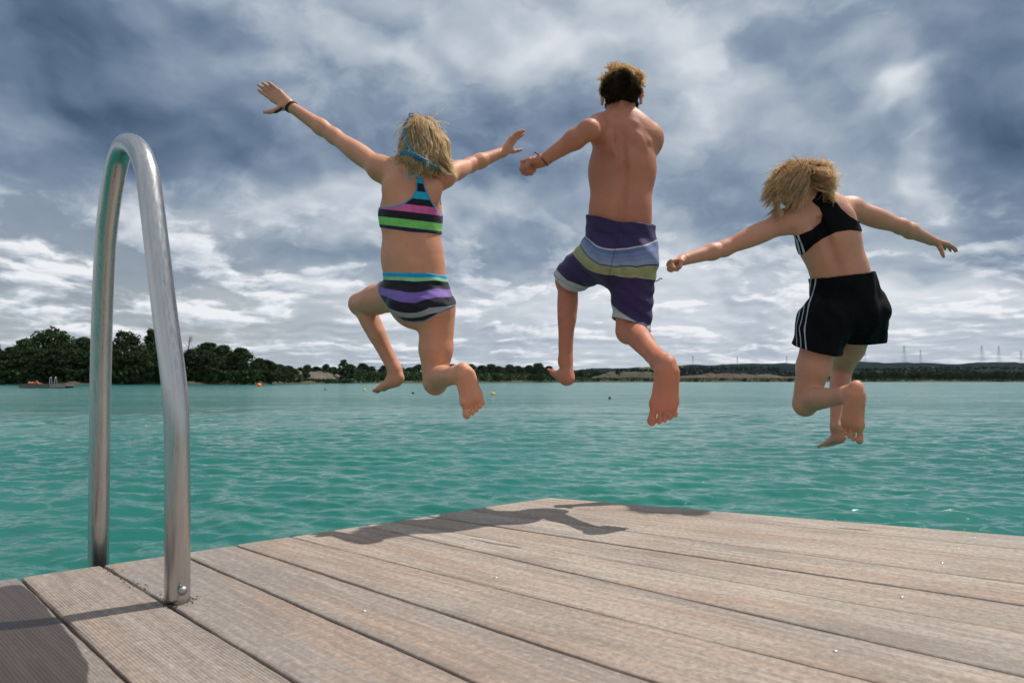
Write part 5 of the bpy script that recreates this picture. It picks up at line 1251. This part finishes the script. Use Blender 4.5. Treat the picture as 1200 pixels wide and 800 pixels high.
    body = np.maximum(body, np.where(u < mid, bL, bR).astype(np.float32)); sf_.d = body.astype(np.float32); V, Fq = sf_.mesh(2); uu, vv, ww = fr.uv(V)
    pts = [(951, 328, .5), (944, 352, .5), (939, 380, .5), (941, 402, .5), (937, 352, 0), (931, 385, 0), (957, 352, 1.0), (952, 380, 1.0), (954, 404, 1.0), (963, 330, 1.0), (941, 328, 0), (1000, 360, 4), (1030, 360, 6), (1000, 400, 4)]
    M_sh = cloth_mat('black_shorts', sheen=0, tstops= [(0, blk), (.20, (.42, .43, .48)), (.26, blk), (.44, (.42, .43, .48)), (.50, blk), (.68, (.42, .43, .48)), (.75, blk), (1.0, blk)])
    tt = rbf(fr, pts)(uu, vv); tt = np.where(ww < -.05, 1.0, np.clip(tt, 0, 1))
    so = link('sports_shorts', np_mesh('sports_shorts', V, Fq, {'t': tt}), M_sh, root); tag(so, 'loose black sports shorts with three white stripes down the left side')
    band(wrR + nz(wrR - elR) * -.004, wrR - elR, .0235, .0024, 'bracelet', plain('black_cord', (.01, .01, .012), .6), root, 3)
    # hair thrown forward and up over the head
    z = .90 * KS; P, Nn, Dd = scalp_roots(hc, hup, hfw, z, 700, 25, .35, -.55); r = np.random.default_rng(14); si = np.cross(perp(hfw, hup), nz(hup))
    crown = hc + nz(hup) * .07 + si * .03
    sd = (P - crown); v0 = Nn * .10 + sd * 9; v0 /= np.linalg.norm(v0, axis=1, keepdims=True)
    v0[:, 2] = np.minimum(v0[:, 2], .35); v0 /= np.linalg.norm(v0, axis=1, keepdims=True)
    left = (((P - hc) @ RT) < .018)
    dirs = np.where(left[:, None], np.array([-.26, -.05, -.46]), np.array([.20, -.06, -.26]))
    stepv = np.where(left, 1.0, .80)[:, None]
    FG = np.random.default_rng(8).normal(size=P.shape) * .035; v0 = v0 + dirs * 1.3; v0 /= np.linalg.norm(v0, axis=1, keepdims=True)
    def fg(p, v, tt): return dirs * (.45 + .55 * tt) + .36 * np.stack([vnoise(p, 28, 51), vnoise(p, 28, 52), vnoise(p, 28, 53)], 1) * (.05 + .9 * tt) * np.where(left, .45, 1.25)[:, None] + FG + np.where(left[:, None], 0, 1) * np.array([-.05, 0, .16]) * tt
    Gd = grow(fd, P + Nn * .005, v0, 15, .0102, fg, .013); Gd = Gd[:, :1] + (Gd - Gd[:, :1]) * stepv[:, None]
    parts = [clump(Gd[left], 10, .0034, .8, 18, .0060, 6), clump(Gd[~left], 10, .0034, 1.0, 28, .0130, 16)]
    FR = np.random.default_rng(6).normal(size=(400, 3)) * .09
    Fy = grow(fd, P[:90] + Nn[:90] * .006, v0[:90] + Nn[:90] * .2, 12, .0080, lambda p, v, t_: np.array([-.06, 0, -.08]) + FR[:len(p)] + .15 * np.stack([vnoise(p, 34, 61), vnoise(p, 34, 62), vnoise(p, 34, 63)], 1), .02); parts.append(clump(Fy, 4, .007, 1.6, 19))
    # long loose locks hanging down on the left
    sel = np.argsort((P - hc) @ RT)[:36]; Gl = grow(fd, P[sel], v0[sel], 18, .0125, lambda p, v, t_: np.array([.03, -.05, -.55]) + .3 * np.stack([vnoise(p, 30, 71), vnoise(p, 30, 72), vnoise(p, 30, 73)], 1), .016); parts.append(clump(Gl, 9, .006, .5, 20, .004, 6))
    hf = Field(hc - .13, hc + .13, .004); head(hf, hc - perp(hfw, hup) * .006 + nz(hup) * .004, hup, hfw, z * 1.04, False)
    Vc, Fc = hf.mesh(2); q = Vc - hc; kd = (q @ perp(hfw, hup) < .035 * z) & (q @ nz(hup) > -.05); Fc = Fc[kd[Fc].all(1)]
    hr = hair_mesh(parts, (Vc, Fc), M_hair3, root, .00085, .0004); tag(hr, 'windblown shoulder length honey blond hair')
    relocate(root); return root
girl_bikini(); boy(); girl_black()

# ------------------------------------------------------------------ bather lying on the far raft
def bather():
    base = np.array(raft.location) + np.array([-.26 * Lr, -.3, .55]); fd = Field(base + np.array([-1.3, -.5, -.1]), base + np.array([1.3, .5, .9]), .02)
    p = lambda x, y, z: base + np.array([x, y, z])
    fd.seg(p(-.35, 0, .16), p(.15, 0, .15), .16, .15, .06, (0, 0, 1), .7); fd.seg(p(-.35, 0, .16), p(-.55, 0, .20), .12, .06, .06); fd.ell(p(-.70, 0, .24), ((1, 0, 0), (0, 1, 0), (0, 0, 1)), (.12, .09, .11), .03)
    for s_ in (-1, 1):
        fd.seg(p(.15, .1 * s_, .15), p(.45, .12 * s_, .14 if s_ > 0 else .42), .09, .06, .05); fd.seg(p(.45, .12 * s_, .14 if s_ > 0 else .42), p(.9 if s_ > 0 else .62, .12 * s_, .07), .06, .04, .03); fd.seg(p(.9 if s_ > 0 else .62, .12 * s_, .05), p(1.02 if s_ > 0 else .8, .12 * s_, .06), .035, .03, .02)
        fd.seg(p(-.42, .16 * s_, .18), p(-.62, .3 * s_, .12), .05, .04, .03); fd.seg(p(-.62, .3 * s_, .12), p(-.78, .12 * s_, .16), .04, .03, .03)
    root = person(base, 'tiny sunbather lying on the wooden raft before the left grove'); root['group'] = ''; del root['group']
    V, Fq = fd.mesh(1); link('body', np_mesh('body', V, Fq, {'blush': np.zeros(len(V))}), M_skin1, root)
    g = Field(fd.lo, fd.lo + (fd.n - 1) * .02, .02); g.seg(p(.05, 0, .15), p(.22, 0, .15), .175, .17, .05, (0, 0, 1), .75); V, Fq = g.mesh(1); link('swimwear', np_mesh('swimwear', V, Fq), plain('red_swimwear', (.45, .04, .04), .7), root); relocate(root)
bather()
# ------------------------------------------------------------------ the air between here and the hills
def haze_box():
    t = NT('haze'); v = t.n('ShaderNodeVolumePrincipled', {'Color': (.72, .82, .95, 1), 'Density': .000012, 'Anisotropy': .2}); t.n('ShaderNodeOutputMaterial', {'Volume': v.outputs[0]})
    mb = MB(); mb.box((0, 0, 60), (16800, 16800, 130)); o = mb.build('haze', t.m); tag(o, 'thin bluish haze between the jetty and the far hills', 'haze', kind='stuff')
haze_box()
